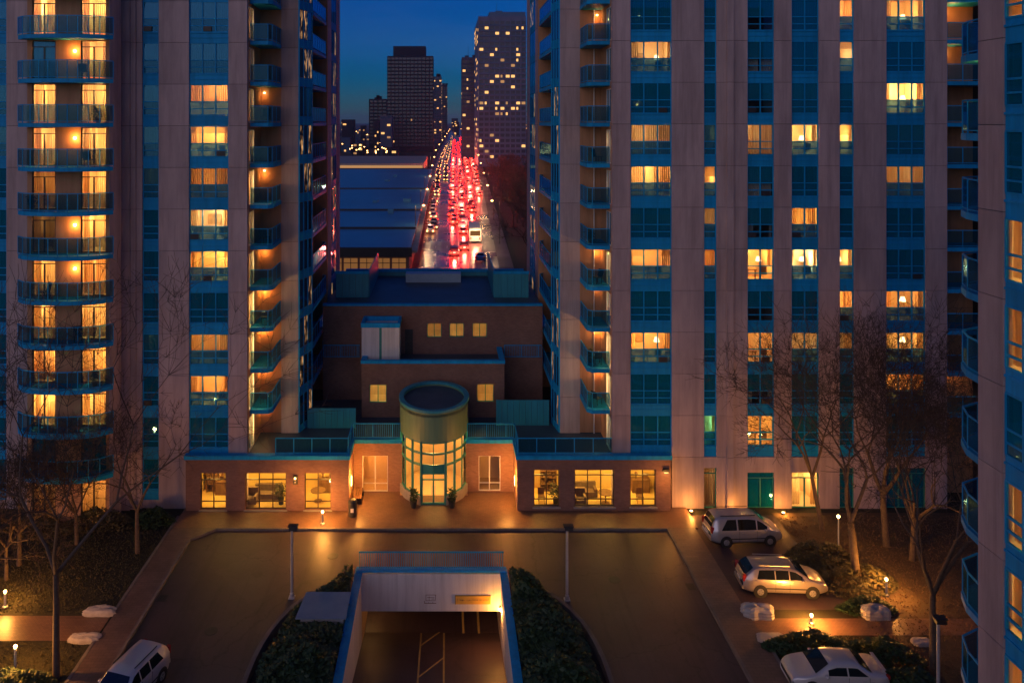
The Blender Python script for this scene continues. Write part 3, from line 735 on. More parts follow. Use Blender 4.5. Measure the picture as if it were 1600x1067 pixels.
# side face: recessed balconies, then a pier and another strip
def side_balconies(tower, X, s, y0, y1, seed, key):
    rr = random.Random(seed)
    for k in range(NF):
        zf = ZT(k-1)+.22
        if k > 0:
            dn = 1.05
            poly = [(X-s*1.5,y0+.02),(X-s*.35,y0+.02),(X+s*.0,y0+.5),(X,y1-.5),(X-s*.35,y1-.02),(X-s*1.5,y1-.02)]
            if s < 0: poly = poly[::-1]
            front = [(X-s*.37,y0+.06),(X-s*.05,y0+.52),(X-s*.05,y1-.52),(X-s*.37,y1-.06)]
            balcony(tower, poly, front, ZT(k-1)-.06, key)
        lit = rr.choice((None,None,None,'d','f',None,'d'))
        side_door(tower, X-s*1.5, s, (y0+y1)/2-1.2, (y0+y1)/2+1.0, zf, zf+2.25, lit, 1.0)
    m = MB(); xx = X-s*1.5
    a, b = (xx-.2, xx-.105) if s > 0 else (xx+.105, xx+.2)
    a, b = min(a,b), max(a,b)
    m.box(a, b, y0, (y0+y1)/2-1.31, 3.3, ZTOP); m.box(a, b, (y0+y1)/2+1.11, y1, 3.3, ZTOP)
    for k in range(NF):
        zf = ZT(k-1)+.22; m.box(a, b, (y0+y1)/2-1.31, (y0+y1)/2+1.11, zf+2.36, zf+2.70)
    wobj('recess_wall', m, M['terracotta'], tower)
    m = MB(); xa, xb = sorted((X-s*1.6, X)); m.box(xa, xb, y1, y1+.3, 3.3, ZTOP); m.box(xa, X-s*.4 if s>0 else xb, y0-.25, y0, 3.3, ZTOP) if s>0 else m.box(X+.4, xb, y0-.25, y0, 3.3, ZTOP)
    wobj('recess_cheek', m, M['terracotta'], tower)
side_balconies(TL, SXL, 1, 56.2, 63.4, 7, 'sideL')
def side_pier(tower, X, s, y0, y1, zl, mat='stucco'):
    for z0, z1 in zl:
        h = round(z1-z0,3); L = round(y1-y0,3); a, b = (-.3,0) if s > 0 else (0,.3)
        inst('wall_panel', ('sp',L,h,s,mat), lambda: bx(a,b,0,L,.012,h-.012), M[mat], tower, (X,y0,z0))
    m = MB(); x0_, x1_ = (X-.33,X-.05) if s > 0 else (X+.05,X+.33); m.box(x0_,x1_,y0+.03,y1-.03,zl[0][0],zl[-1][1]-.03); wobj('panel_backing', m, M['stucco_back'], tower)
stside = [(0,3.3)]+stn
side_pier(TL, SXL, 1, 63.72, 65.6, stside)
chamfer_strip(TL, (SXL-.05,65.7), (SXL-.05,68.6), 'chL2', seed=5)
side_pier(TL, SXL, 1, 68.7, 71, stside)
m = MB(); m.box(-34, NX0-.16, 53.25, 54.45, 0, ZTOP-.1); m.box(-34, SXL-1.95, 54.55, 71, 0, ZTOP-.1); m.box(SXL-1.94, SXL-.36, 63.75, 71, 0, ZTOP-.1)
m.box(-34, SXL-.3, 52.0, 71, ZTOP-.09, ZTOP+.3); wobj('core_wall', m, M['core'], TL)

# ---- right tower
TR = thing('apartment_tower', 'beige tower with six blue window strips behind the parked cars and bare trees', 'apartment tower', (24, 58, 0))
dzr = 0.12
st = storeys(dzr)
for a, b in ((957,985),(1050,1100),(1120,1135),(1145,1168),(1210,1237),(1280,1312),(1335,1385),(1447,1480)):
    pier(TR, U(a,D0), U(b,D0), st)
pier(TR, U(1135,D0)+.003, U(1145,D0)-.003, st, d=D0-.18, th=.5)
cols = [(985,1050,3,{9:'p',7:'d',6:'b',4:'b',2:'b',10:None}), (1100,1120,1,{6:'m',5:'d',4:'d',0:'g',7:'f'}),
        (1168,1210,2,{7:'d',4:'b',2:'m',0:'m'}), (1237,1280,2,{7:'b',5:'m',4:'b',2:'d',1:'f',0:'f'}),
        (1312,1335,1,{10:'o',9:'p',7:'b',4:'m',3:'o',2:'d'}), (1385,1447,3,{10:'b',8:'b',6:'d',3:'m',2:'m',1:'b'})]
for a, b, n, lit in cols:
    for k in range(NF): window(TR, U(a,D0), U(b,D0), k, n, lit.get(k), dzr)
m = MB()
for a, b, n, lit in cols: m.box(U(a,D0), U(b,D0), D0+.1, D0+.35, ZT(NF-1)+dzr+.003, ZTOP)
wobj('parapet', m, M['blue_paint'], TR)
# ground floor of the right tower: two green framed doors, a lit shop window, blank infill
glazed_door(TR, U(1100,D0)+.003, U(1120,D0)-.003, .02, ZT(-1)-.6, D0+.12, 'f', 1, 'green_frame')
glazed_door(TR, U(1168,D0)+.003, U(1210,D0)-.003, .02, ZT(-1)-.9, D0+.12, None, 2, 'green_frame')
glazed_door(TR, U(1237,D0)+.003, U(1280,D0)-.003, .02, ZT(-1)-.9, D0+.12, 'b', 2, 'green_frame')
glazed_door(TR, U(1312,D0)+.003, U(1335,D0)-.003, .02, ZT(-1)-.6, D0+.12, None, 1, 'green_frame')
glazed_door(TR, U(1385,D0)+.003, U(1447,D0)-.003, .02, ZT(-1)-.6, D0+.12, None, 3, 'green_frame')
for a, b, q in ((1100,1120,.6),(1168,1210,.9),(1237,1280,.9),(1312,1335,.6),(1385,1447,.6)): wobj('wall_infill', bx(U(a,D0), U(b,D0), D0+.02, D0+.3, ZT(-1)-q+.002, ZT(-1)+dzr-.01), M['stucco'], TR)
# notch balconies
QX1 = U(957,D0); QX0 = U(918,51.2)
pier(TR, QX0, QX1, [(3.5, ZT(0))]+list(zip([ZT(k) for k in range(NF-1)],[ZT(k) for k in range(1,NF)]))+[(ZT(NF-1),ZTOP)], d=DN+.02, th=.3, mat='terracotta')
pier(TR, U(875,DN), QX0-.003, stn, d=DN, th=.35)
litq = {7:'d',6:'f',4:'m',3:'d',2:'b',1:'b',0:'m'}
added_glow = {4:12,3:2,2:26,1:26,0:3,10:5}
for k in range(NF):
    zf = ZT(k-1)+.22
    side_door(TR, QX1, -1, D0+.45, D0+1.9, zf, zf+2.25, litq.get(k))
    m = MB(); m.box(QX1, QX1+.12, D0+.36, D0+.449, zf-.02, zf+2.71); m.box(QX1, QX1+.12, D0+1.901, DN+.015, zf-.02, zf+2.71); m.box(QX1,QX1+.12,D0+.45,D0+1.9,zf+2.251,zf+2.71)
    wobj('recess_wall', m, M['terracotta'], TR)
    inst('drain_pipe', 'dpipe', lambda: MB().tube((0,0,0),(0,0,2.7),.04,None,8), M['white_frame'], TR, (QX1-.5, DN-.06, zf-.2))
    if k > 0:
        poly = [(QX0,51.5),(QX0+.3,51.15),(QX1-.003,51.15),(QX1-.003,DN-.004),(QX0,DN-.004)]
        balcony(TR, poly, [(QX0+.05,DN-.05),(QX0+.05,51.52),(QX0+.32,51.2),(QX1-.05,51.2)], ZT(k-1)-.06, 'cornR')
    if k in added_glow:  # fill lamp added here too, beyond the light of the side door
        P = Vector((QX1-.30, DN-.12, zf+1.85)); inst('wall_or_fill_lamp', 'fill_lamp', lambda: MB(), M['bulb_small'], TR, P)
        lamp('lamp_glow', TR, P+Vector((0,-.12,-.1)), added_glow[k]*.85, AMBER, .1)
SXR = 7.8
chamfer_strip(TR, (U(875,DN)-.05, DN+.05), (SXR, 56.0), 'chR', seed=3)
side_balconies(TR, SXR, -1, 56.2, 64, 9, 'sideR')
side_pier(TR, SXR, -1, 64.32, 66.2, stside)
chamfer_strip(TR, (SXR+.05,66.3), (SXR+.05,70.4), 'chR2', seed=8)
side_pier(TR, SXR, -1, 70.5, 73, stside)
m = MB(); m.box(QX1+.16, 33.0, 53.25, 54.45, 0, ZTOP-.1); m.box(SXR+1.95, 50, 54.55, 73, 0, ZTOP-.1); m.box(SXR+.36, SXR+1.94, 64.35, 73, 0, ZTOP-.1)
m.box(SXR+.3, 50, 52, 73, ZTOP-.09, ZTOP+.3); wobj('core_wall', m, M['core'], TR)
# recess with balconies at the right end of the front
EX0 = U(1480,D0)
pier(TR, EX0+3.2, EX0+12, st, d=D0+.0)
pier(TR, EX0+.0, EX0+3.19, st, d=D0+2.2, th=.3, mat='terracotta')
for k in range(0, NF):
    zf = ZT(k-1)+.22
    if k > 0: balcony(TR, [(EX0+.01,D0+.05),(EX0+3.19,D0+.05),(EX0+3.19,D0+2.19),(EX0+.01,D0+2.19)], [(EX0+.05,D0+.1),(EX0+3.15,D0+.1)], ZT(k-1)-.06, 'endR')
    if k in (10, 1, 9):
        lamp('lamp_glow', TR, (EX0+1.2, D0+1.2, zf+2.0), {10:30,1:14,9:10}[k], AMBER, .1)
        inst('wall_or_fill_lamp', 'wlamp', lambda: MB(), M['bulb_small'], TR, (EX0+1.2, D0+2.05, zf+2.0))
m = MB(); m.box(EX0-.003, EX0+.1, D0+.36, D0+2.19, 0, ZTOP); wobj('recess_cheek', m, M['terracotta'], TR)
# ------------------------------------------------------------ brick podium with the entrance rotunda
DP = 49.95                       # podium front
DE = 52.5                        # entrance wall
PB = thing('entrance_podium', 'one storey brick podium with yellow lit windows and a round green glazed entrance', 'building', (AX, 52, 0))
PZ = 3.45
PLx0, PLx1 = U(290,DP), U(545,DP); PRx0, PRx1 = U(808,DP), U(1048,DP)
def wall_with_holes(name, x0, x1, z0, z1, y0, th, holes, mat, parent):
    xs = sorted({x0,x1,*[h[0] for h in holes],*[h[1] for h in holes]}); m = MB()
    for a, b in zip(xs, xs[1:]):
        hs = [h for h in holes if h[0] <= a+1e-6 and h[1] >= b-1e-6]; zz = z0
        for h in sorted(hs, key=lambda q: q[2]):
            if h[2] > zz: m.box(a,b,y0,y0+th,zz,h[2])
            zz = h[3]
        if z1 > zz: m.box(a,b,y0,y0+th,zz,z1)
    return wobj(name, m, mat, parent)
ZW0, ZW1 = V(796,DP), V(739,DP)
def pwin(parent, px0, px1, n, label=None, d=DP, z0=None, z1=None, frame='bronze', rows=(.20,.80), lit=180, col=(1.0,.60,.2), rd=3.0, sill=True):
    x0, x1 = U(px0,d), U(px1,d); z0 = ZW0 if z0 is None else z0; z1 = ZW1 if z1 is None else z1; wd = x1-x0; h = z1-z0
    P = Vector((x0, d+.12, z0)); m = MB(); t = .05
    m.box(0,wd,0,.1,h-t,h); m.box(0,wd,0,.1,0,t); m.box(0,t,0,.1,t,h-t); m.box(wd-t,wd,0,.1,t,h-t)
    for i in range(1,n): m.box(wd*i/n-.03,wd*i/n+.03,.005,.095,t,h-t)
    for r in rows:
        for i in range(n): m.box(wd*i/n+(.03 if i else t), wd*(i+1)/n-(.03 if i<n-1 else t), .01,.09,h*r-.025,h*r+.025)
    wn = obj('window', m, M[frame], parent, P)
    rr_ = [0]+list(rows)+[1]
    for i in range(n):
        for a, b in zip(rr_, rr_[1:]):
            obj('pane', bx(wd*i/n+.02, wd*(i+1)/n-.02, .045,.053, h*a+.02, h*b-.02), M['pane'], wn, P)
    if sill:
        obj('sill', bx(-.08,wd+.08,-.22,-.002,-.10,-.02), M['concrete'], wn, P)
    return wn, x0, x1
hl = [(U(a,DP),U(b,DP),ZW0,ZW1) for a,b in ((313,353),(383,447),(476,517))]
hr = [(U(a,DP),U(b,DP),ZW0+.2,ZW1+.2) for a,b in ((834,874),(898,960),(985,1025))]
wall_with_holes('brick_wall', PLx0, PLx1, 0, PZ, DP, .3, hl, M['brick'], PB)
wall_with_holes('brick_wall', PRx0, PRx1, 0, PZ, DP, .3, hr, M['brick'], PB)
for a, b, n in ((313,353,2),(383,447,3),(476,517,2)): pwin(PB, a, b, n)
for a, b, n in ((834,874,2),(898,960,3),(985,1025,2)): pwin(PB, a, b, n, z0=ZW0+.2, z1=ZW1+.2, rows=(.18,.84))
m = MB(); m.box(PLx1-.3, PLx1-.002, DP+.301, DE, 0, PZ-.002); m.box(PRx0+.002, PRx0+.3, DP+.301, DE, 0, PZ-.002); wobj('return_wall', m, M['brick_orange'], PB)
m = MB(); m.box(PLx0, PLx0+.3, DP+.301, 53.2, 0, PZ-.002); m.box(PRx1-.3, PRx1, DP+.301, 53.2, 0, PZ-.002); wobj('end_wall', m, M['brick'], PB)
# interiors: one lit room behind each row of windows
for x0, x1, nm in ((PLx0+.31, PLx1-.31,0),(PRx0+.31, PRx1-.31,1)):
    m = MB(); y0, y1 = DP+.32, 53.0
    v = [(x0,y0,.12),(x1,y0,.12),(x1,y1,.12),(x0,y1,.12),(x0,y0,3.1),(x1,y0,3.1),(x1,y1,3.1),(x0,y1,3.1)]
    m.add(v, [(0,1,2,3),(7,6,5,4),(5,6,2,1),(6,7,3,2),(7,4,0,3)]); wobj('lounge_room', m, M['lounge_wall'], PB)
    for i in range(4):
        xx = x0 + (x1-x0)*(i+.5)/4; P = Vector((xx, 51.3, 3.0))
        inst('ceiling_lamp', 'clamp', lambda: MB().lathe([(.25,0),(.22,-.06),(.05,-.07)],12), M['bulb_small'], PB, P)
        lamp('lounge_light', PB, P-Vector((0,0,.3)), 120, (1.0,.54,.09), .25)
# furniture of the lounges (seen through the windows)
def furn(name, label, cat, x, y, fn, mat='wood', grp=None):
    t = thing(name, label, cat, (x,y,.12), 0, grp); m = MB(); fn(m); obj('body', m, M[mat], t, (x,y,.12)); return t
def shelf(m):
    m.box(-.55,-.51,-.18,.18,0,2.0); m.box(.51,.55,-.18,.18,0,2.0); m.box(-.51,.51,.15,.18,0,2)
    for z in (.05,.5,.95,1.4,1.96): m.box(-.51,.51,-.18,.148,z,z+.035)
    rr = random.Random(4)
    for z in (.085,.535,.985,1.435):
        x = -.48
        while x < .4:
            wv = rr.uniform(.04,.2); m.box(x,x+wv,-.1,.1,z,z+rr.uniform(.15,.33)); x += wv+rr.uniform(.01,.15)
def table(m):
    m.lathe([(.5,.70),(.5,.74)],16); m.tube((0,0,0),(0,0,.70),.05); m.lathe([(.28,0),(.28,.03)],12)
def sofa(m):
    m.box(-.9,.9,-.4,.4,.1,.42); m.box(-.9,.9,.2,.42,.42,.85); m.box(-.9,-.7,-.4,.2,.42,.62); m.box(.7,.9,-.4,.2,.42,.62)
def chair(m):
    m.box(-.22,.22,-.22,.22,.42,.47); m.box(-.22,.22,.18,.22,.47,.92)
    for a in (-.2,.17):
        for b in (-.2,.17): m.box(a,a+.03,b,b+.03,0,.42)
def picture(m): m.box(-.45,.45,0,.04,1.3,2.0)
mottled('fabric', (.16,.10,.06), (.25,.16,.10), 5, .9, 0)
FW = [('bookshelf','filled wooden bookshelf behind the podium window nearest the left trees','bookshelf',325,52.6,shelf,'wood'),
 ('sofa','low brown sofa in the three pane podium window beside the wall lantern','sofa',415,51.6,sofa,'fabric'),
 ('round_table','round table with one leg in the two pane window by the bollard lamp','table',496,51.2,table,'wood'),
 ('bookshelf','filled wooden bookshelf behind the window between entrance and wavy room','bookshelf',862,52.6,shelf,'wood'),
 ('sofa','low brown sofa in the wide window of the right podium wing','sofa',915,51.9,sofa,'fabric'),
 ('round_table','round table in the wide window of the right podium wing','table',946,50.9,table,'wood'),
 ('dining_chair','wooden chair behind the podium window nearest the parked van','chair',1000,51.0,chair,'wood'),
 ('dining_chair','wooden chair behind the two pane window right of the entrance','chair',846,51.0,chair,'wood'),
 ('wall_picture','dark framed picture on the lounge wall behind the wide left window','picture',432,52.9,picture,'picture'),
 ('wall_picture','dark framed picture on the lounge wall behind the wide right window','picture',930,52.9,picture,'picture')]
def cabinet(m):
    m.box(-.6,.6,-.22,.22,0,.85); m.box(-.63,.63,-.25,.25,.853,.9)
    for x in (-.3,.3): m.box(x-.26,x+.26,-.245,-.222,.08,.78)
    m.tube((-.3,0,.9),(-.3,0,1.2),.05); m.sphere((-.3,0,1.28),.12)
    m.box(.1,.5,-.05,.05,.9,1.25)
def armchair(m):
    m.box(-.4,.4,-.38,.38,.1,.42); m.box(-.4,.4,.2,.4,.42,.95); m.box(-.4,-.25,-.38,.2,.42,.62); m.box(.25,.4,-.38,.2,.42,.62)
def fern(m):
    rr = random.Random(8); m.lathe([(.16,0),(.2,.4),(.15,.41)],10); foliage(m, [((rr.gauss(0,.22),rr.gauss(0,.2),.45+rr.random()*.9),1) for _ in range(200)], .2, rr)
FW += [('cabinet','low wooden cabinet with a lamp in the window nearest the left trees','cabinet',343,52.2,cabinet,'wood'),
 ('armchair','brown armchair at the left of the three pane left podium window','armchair',393,50.9,armchair,'fabric'),
 ('indoor_plant','leafy indoor plant in the three pane left podium window','plant',440,50.8,fern,'leaf_brown'),
 ('cabinet','low wooden cabinet in the two pane window above the bollard lamp','cabinet',506,52.5,cabinet,'wood'),
 ('wall_picture','dark framed picture behind the two pane window above the bollard lamp','picture',485,52.9,picture,'picture'),
 ('armchair','brown armchair by the sill of the wide right podium window','armchair',905,50.8,armchair,'fabric'),
 ('cabinet','low wooden cabinet behind the podium window nearest the minivan','cabinet',1010,52.5,cabinet,'wood'),
 ('wall_picture','dark framed picture behind the podium window nearest the minivan','picture',992,52.9,picture,'picture'),
 ('indoor_plant','leafy indoor plant behind the first window right of the entrance','plant',868,50.8,fern,'leaf_brown')]
for nm, lab, cat, px, y, fn, mt in FW: furn(nm, lab, cat, U(px,DP)*1.02, y, fn, mt)
# fascia, terrace roof and railings
def fascia(x0, x1, y0, y1, parent, name='fascia'):
    m = MB(); m.box(x0,x1,y0,y1,PZ+.003,PZ+.26); wobj(name, m, M['blue_paint'], parent)
fascia(PLx0-.08, PLx1+.08, DP-.12, DP+.35, PB); fascia(PRx0-.08, PRx1+.08, DP-.12, DP+.35, PB)
m = MB(); m.box(PLx1-.25, PLx1+.08, DP+.352, DE-.13, PZ+.003, PZ+.26); m.box(PRx0-.08, PRx0+.25, DP+.352, DE-.13, PZ+.003, PZ+.26); wobj('fascia', m, M['blue_paint'], PB)
fascia(PLx1-.24, AX-2.2, DE-.125, DE+.2, PB); fascia(AX+2.2, PRx0+.24, DE-.125, DE+.2, PB)
m = MB(); m.box(PLx0+.1, PLx1-.002, DP+.36, 60.4, PZ-.35, PZ+.02); m.box(PRx0+.002, PRx1-.1, DP+.36, 60.4, PZ-.35, PZ+.02); m.box(PLx1+.0, AX-2.3, DE+.302, 56.48, PZ-.35, PZ+.02); m.box(AX+2.3, PRx0, DE+.302, 56.48, PZ-.35, PZ+.02); m.box(PLx1, PRx0, 56.483, 60.4, PZ-.35, PZ+.02); wobj('terrace', m, M['roofing'], PB)
def rail_run(parent, p0, p1, z, style, h=1.05, mat='blue_paint'):
    a = Vector((*p0,z)); b = Vector((*p1,z)); L = (b-a).length; dr = (b-a).normalized()
    root = wobj('handrail', MB().beam(a+Vector((0,0,h)), b+Vector((0,0,h)), .06,.05), M[mat], parent)
    WORLD[root.name] = WORLD[parent.name]
    wobj('bottom_rail', MB().beam(a+Vector((0,0,.1)), b+Vector((0,0,.1)), .04,.04), M[mat], root)
    if style == 'glass':
        n = max(1, round(L/1.3))
        for i in range(n):
            q0 = a+dr*(L*i/n+.04); q1 = a+dr*(L*(i+1)/n-.04)
            wobj('glass_panel', MB().beam(q0+Vector((0,0,.57)), q1+Vector((0,0,.57)), .012,.88), M['rail_glass'], root)
            wobj('post', MB().beam(q0-dr*.04, q0-dr*.04+Vector((0,0,h-.03)), .05,.05), M[mat], root)
    else:
        n = int(L/.13)
        for i in range(n+1):
            q = a+dr*(L*i/n); wobj('baluster', MB().beam(q+Vector((0,0,.12)), q+Vector((0,0,h-.026)), .02 if i%10 else .05, .02 if i%10 else .05), M[mat], root)
zt = PZ+.27
rail_run(PB, (U(430,DP),DP+.12), (PLx1-.06,DP+.12), zt, 'glass'); rail_run(PB, (PRx0+.06,DP+.12), (U(957,DP),DP+.12), zt, 'glass')
rail_run(PB, (PLx1-.06,DP+.16), (PLx1-.06,DE-.05), zt, 'glass'); rail_run(PB, (PRx0+.06,DP+.16), (PRx0+.06,DE-.05), zt, 'glass')
rail_run(PB, (PLx1-.0,DE), (AX-2.3,DE), zt, 'bars'); rail_run(PB, (AX+2.3,DE), (PRx0,DE), zt, 'bars')
# entrance wall with two white framed windows
hz0, hz1 = V(768,DE), V(712,DE)
ehol = [(U(566,DE),U(606,DE),hz0,hz1),(U(748,DE),U(782,DE),hz0+.05,hz1+.0)]
wall_with_holes('entrance_wall', PLx1, AX-2.18, 0, PZ, DE, .3, ehol[:1], M['brick_orange'], PB)
wall_with_holes('entrance_wall', AX+2.18, PRx0, 0, PZ, DE, .3, ehol[1:], M['brick_orange'], PB)
for (a, b, zz0, zz1), pw in zip(ehol, (40, 5)):
    pwin(PB, a/DE*F+695, b/DE*F+695, 2, d=DE-.06, z0=zz0, z1=zz1, rows=(.22,), sill=False, frame='white_frame')
    m = MB(); v = [(a-.1,DE+.31,zz0-.1),(b+.1,DE+.31,zz0-.1),(b+.1,DE+2.2,zz0-.1),(a-.1,DE+2.2,zz0-.1),(a-.1,DE+.31,zz1+.1),(b+.1,DE+.31,zz1+.1),(b+.1,DE+2.2,zz1+.1),(a-.1,DE+2.2,zz1+.1)]
    m.add(v, [(0,1,2,3),(7,6,5,4),(5,6,2,1),(6,7,3,2),(7,4,0,3)]); wobj('side_room', m, M['room_wall'], PB)
    lamp('room_lamp', PB, ((a+b)/2, DE+1.2, zz1-.4), pw, AMBER, .15)
# --- rotunda (oval plan)
RC = (AX, 53.5); RA, RB = 2.37, 2.95; ZD0, ZD1 = 4.25, 6.2
def ept(t, a=RA, b=RB): return (RC[0]+a*math.sin(t), RC[1]-b*math.cos(t))       # t = 0 faces the drive
rot = wobj('rotunda', (lambda m: (m.prism([ept(-2*math.pi*i/48) for i in range(48)][::-1], ZD1-.3, ZD1-.12), m)[1])(MB()), M['roofing'], PB)
WORLD[rot.name] = WORLD[PB.name]
m = MB(); n = 48
for i in range(n):
    t0, t1 = 2*math.pi*i/n, 2*math.pi*(i+1)/n
    a, b = ept(t0), ept(t1); c, d_ = ept(t0,RA-.22,RB-.22), ept(t1,RA-.22,RB-.22)
    m.add([(*a,ZD0),(*b,ZD0),(*b,ZD1),(*a,ZD1),(*c,ZD0),(*d_,ZD0),(*d_,ZD1),(*c,ZD1)], [(0,1,2,3),(5,4,7,6),(1,0,4,5)])
wobj('drum_wall', m, M['green_paint'], rot)
m = MB()
for i in range(n):
    t0, t1 = 2*math.pi*i/n, 2*math.pi*(i+1)/n
    a, b = ept(t0,RA+.07,RB+.07), ept(t1,RA+.07,RB+.07); c, d_ = ept(t0,RA-.27,RB-.27), ept(t1,RA-.27,RB-.27)
    m.add([(*a,ZD1+.003),(*b,ZD1+.003),(*b,ZD1+.16),(*a,ZD1+.16),(*c,ZD1+.003),(*d_,ZD1+.003),(*d_,ZD1+.16),(*c,ZD1+.16)], [(0,1,2,3),(5,4,7,6),(3,2,6,7),(1,0,4,5)])
wobj('drum_coping', m, M['teal_paint'], rot)
cuts = [R(x) for x in (-105,-75,-53,-36,-20,0,20,36,53,75,105)]
rows = [0.75, 2.65, 2.78, 3.42, 3.55, 4.2]
m = MB()
for i, t in enumerate(cuts):
    if abs(t) < .01:
        x, y = ept(t); m.box(x-.03,x+.03,y-.03,y+.05,2.0,ZD0); continue
    x, y = ept(t); wdt = .085 if round(math.degrees(abs(t))) in (20,36,105) else .045
    m.tube((x,y,.12),(x,y,ZD0),wdt,None,8)
for z0, z1 in ((.12,.75),(2.65,2.78),(3.42,3.55),(4.16,4.25)):
    for a, b in zip(cuts, cuts[1:]):
        front = a >= R(-20.1) and b <= R(20.1)
        if front and z0 < 1: continue
        if front and z0 == 2.65: z0b, z1b = 2.25, 2.78
        else: z0b, z1b = z0, z1
        (xa,ya),(xb,yb) = ept(a), ept(b); (xc,yc),(xd,yd) = ept(a,RA-.1,RB-.1), ept(b,RA-.1,RB-.1)
        m.prism([(xa,ya),(xb,yb),(xd,yd),(xc,yc)], z0b, z1b)
wobj('rotunda_frame', m, M['green_frame'], rot)
for a, b in zip(cuts, cuts[1:]):
    front = a >= R(-20.1) and b <= R(20.1)
    for z0, z1 in (((.75,2.65),) if not front else ()) + ((2.78,3.42),(3.55,4.16)):
        p, q = Vector((*ept(a,RA-.05,RB-.05),0)), Vector((*ept(b,RA-.05,RB-.05),0)); t = (q-p).normalized()*.03
        wobj('pane', MB().beam(p+t+Vector((0,0,(z0+z1)/2)), q-t+Vector((0,0,(z0+z1)/2)), .012, z1-z0-.01), M['pane'], rot)
# concrete base under the glazing
m = MB()
for a, b in zip(cuts, cuts[1:]):
    if a >= R(-20.1) and b <= R(20.1): continue
    p, q = ept(a,RA+.12,RB+.12), ept(b,RA+.12,RB+.12); r_, s_ = ept(a,RA-.04,RB-.04), ept(b,RA-.04,RB-.04)
    m.prism([p,q,s_,r_], .113, .70)
wobj('plinth', m, M['concrete'], rot)
# doors
xd0, xd1 = ept(R(-20))[0], ept(R(20))[0]; yd = ept(R(20))[1]-.02
m = MB(); h = 2.13
m.box(xd0,xd1,yd,yd+.12,2.12,2.249); 
for x in (xd0, -.05+AX, xd1-.10): m.box(x,x+.10,yd,yd+.12,.115,2.119)
for x0,x1 in ((xd0+.1,AX-.05),(AX+.05,xd1-.1)): m.box(x0,x1,yd+.01,yd+.11,1.72,1.79); m.box(x0,x1,yd+.01,yd+.11,.115,.24)
dr = wobj('entrance_door', m, M['green_frame'], PB); WORLD[dr.name] = WORLD[PB.name]
for x0,x1 in ((xd0+.1,AX-.05),(AX+.05,xd1-.1)):
    wobj('door_pane', bx(x0,x1,yd+.05,yd+.06,.24,1.72), M['pane'], dr); wobj('transom_pane', bx(x0,x1,yd+.05,yd+.06,1.79,2.12), M['pane'], dr)
    wobj('handle', bx((x0+x1)/2+(.25 if x0<AX-.1 else -.28),(x0+x1)/2+(.28 if x0<AX-.1 else -.25),yd-.05,yd-.02,.8,1.4), M['steel'], dr)
# lobby inside
m = MB(); v = [(AX-2.9,56.3,.115),(AX+2.9,56.3,.115),(AX+2.9,56.3,5.2),(AX-2.9,56.3,5.2)]
m.add([(AX-2.3,52.0,.118),(AX+2.3,52.0,.118),(AX+2.3,56.0,.118),(AX-2.3,56.0,.118)],[(0,1,2,3)])
m.prism([ept(2*math.pi*i/32,RA-.25,RB-.25) for i in range(32)], 4.9, 4.95)
for i in range(14):
    a = R(95)+i*R(170)/14; b = R(95)+(i+1)*R(170)/14; p, q = ept(a,RA-.3,RB-.3), ept(b,RA-.3,RB-.3)
    m.add([(*p,.118),(*q,.118),(*q,4.9),(*p,4.9)],[(0,1,2,3)])
wobj('lobby_room', m, M['room_wall'], PB)
ch = thing('ceiling_lamp', 'round warm ceiling lamp inside the glazed rotunda', 'lamp', (AX, 53.2, 4.88)); p = WORLD[ch.name]
obj('shade', MB().lathe([(.45,0),(.42,-.10),(.1,-.13)],18), M['bulb_small'], ch, p); obj('mount', MB().lathe([(.2,.0),(.2,.02)],12), M['steel'], ch, p)
lamp('glow', ch, (AX,52.9,4.0), 240, (1.0,.52,.10), .3); lamp('glow', ch, (AX,52.2,1.9), 95, (1.0,.48,.10), .3)
# sconces on the recess walls, entrance downlights
for x, s, lab in ((PLx1+.0,1,'slim lit wall sconce on the brick return wall by the bin'),(PRx0-.0,-1,'slim lit wall sconce on the brick return wall right of the entrance')):
    t = thing('wall_sconce', lab, 'wall lamp', (x+s*.05, 50.6, 1.75), 0, 'sconces flanking the entrance'); p = Vector((x+s*.05,50.6,1.75))
    obj('back_plate', bx(-.05,.03,-.09,.09,-.35,.35), M['steel'], t, p); obj('diffuser', bx(.031*s-.03,.031*s+.03,-.06,.06,-.3,.3), M['bulb_small'], t, p)
    lamp('glow', t, p+Vector((s*.5,0,.1)), 210, AMBER, .15)
t = thing('wall_lantern', 'small black box lantern with a lit spot between the left podium windows', 'lamp', (U(462,DP), DP-.1, 2.15)); p = WORLD[t.name]
obj('housing', bx(-.14,.14,-.08,.098,-.26,.26), M['dark_metal'], t, p); obj('spot', MB().sphere((0,-.09,.14),.055,8,5), M['bulb_small'], t, p); lamp('glow', t, p+Vector((0,-1.0,-.3)), 40, AMBER, .1); obj('spot', MB().sphere((0,-.09,-.1),.05,8,5), M['steel'], t, p)
t = thing('wall_lantern', 'small dark box with an added light high on the right podium wing beside the pier', 'lamp', (U(1040,DP), DP-.1, 2.75)); p = WORLD[t.name]
obj('housing', bx(-.2,.2,-.10,.098,-.08,.12), M['dark_metal'], t, p); obj('spot', bx(-.14,.14,-.07,.05,-.10,-.081), M['bulb_small'], t, p); lamp('glow', t, p+Vector((0,-1.0,-.6)), 60, AMBER, .1)  # the box itself is dark; its lit spot and glow are added for the forecourt
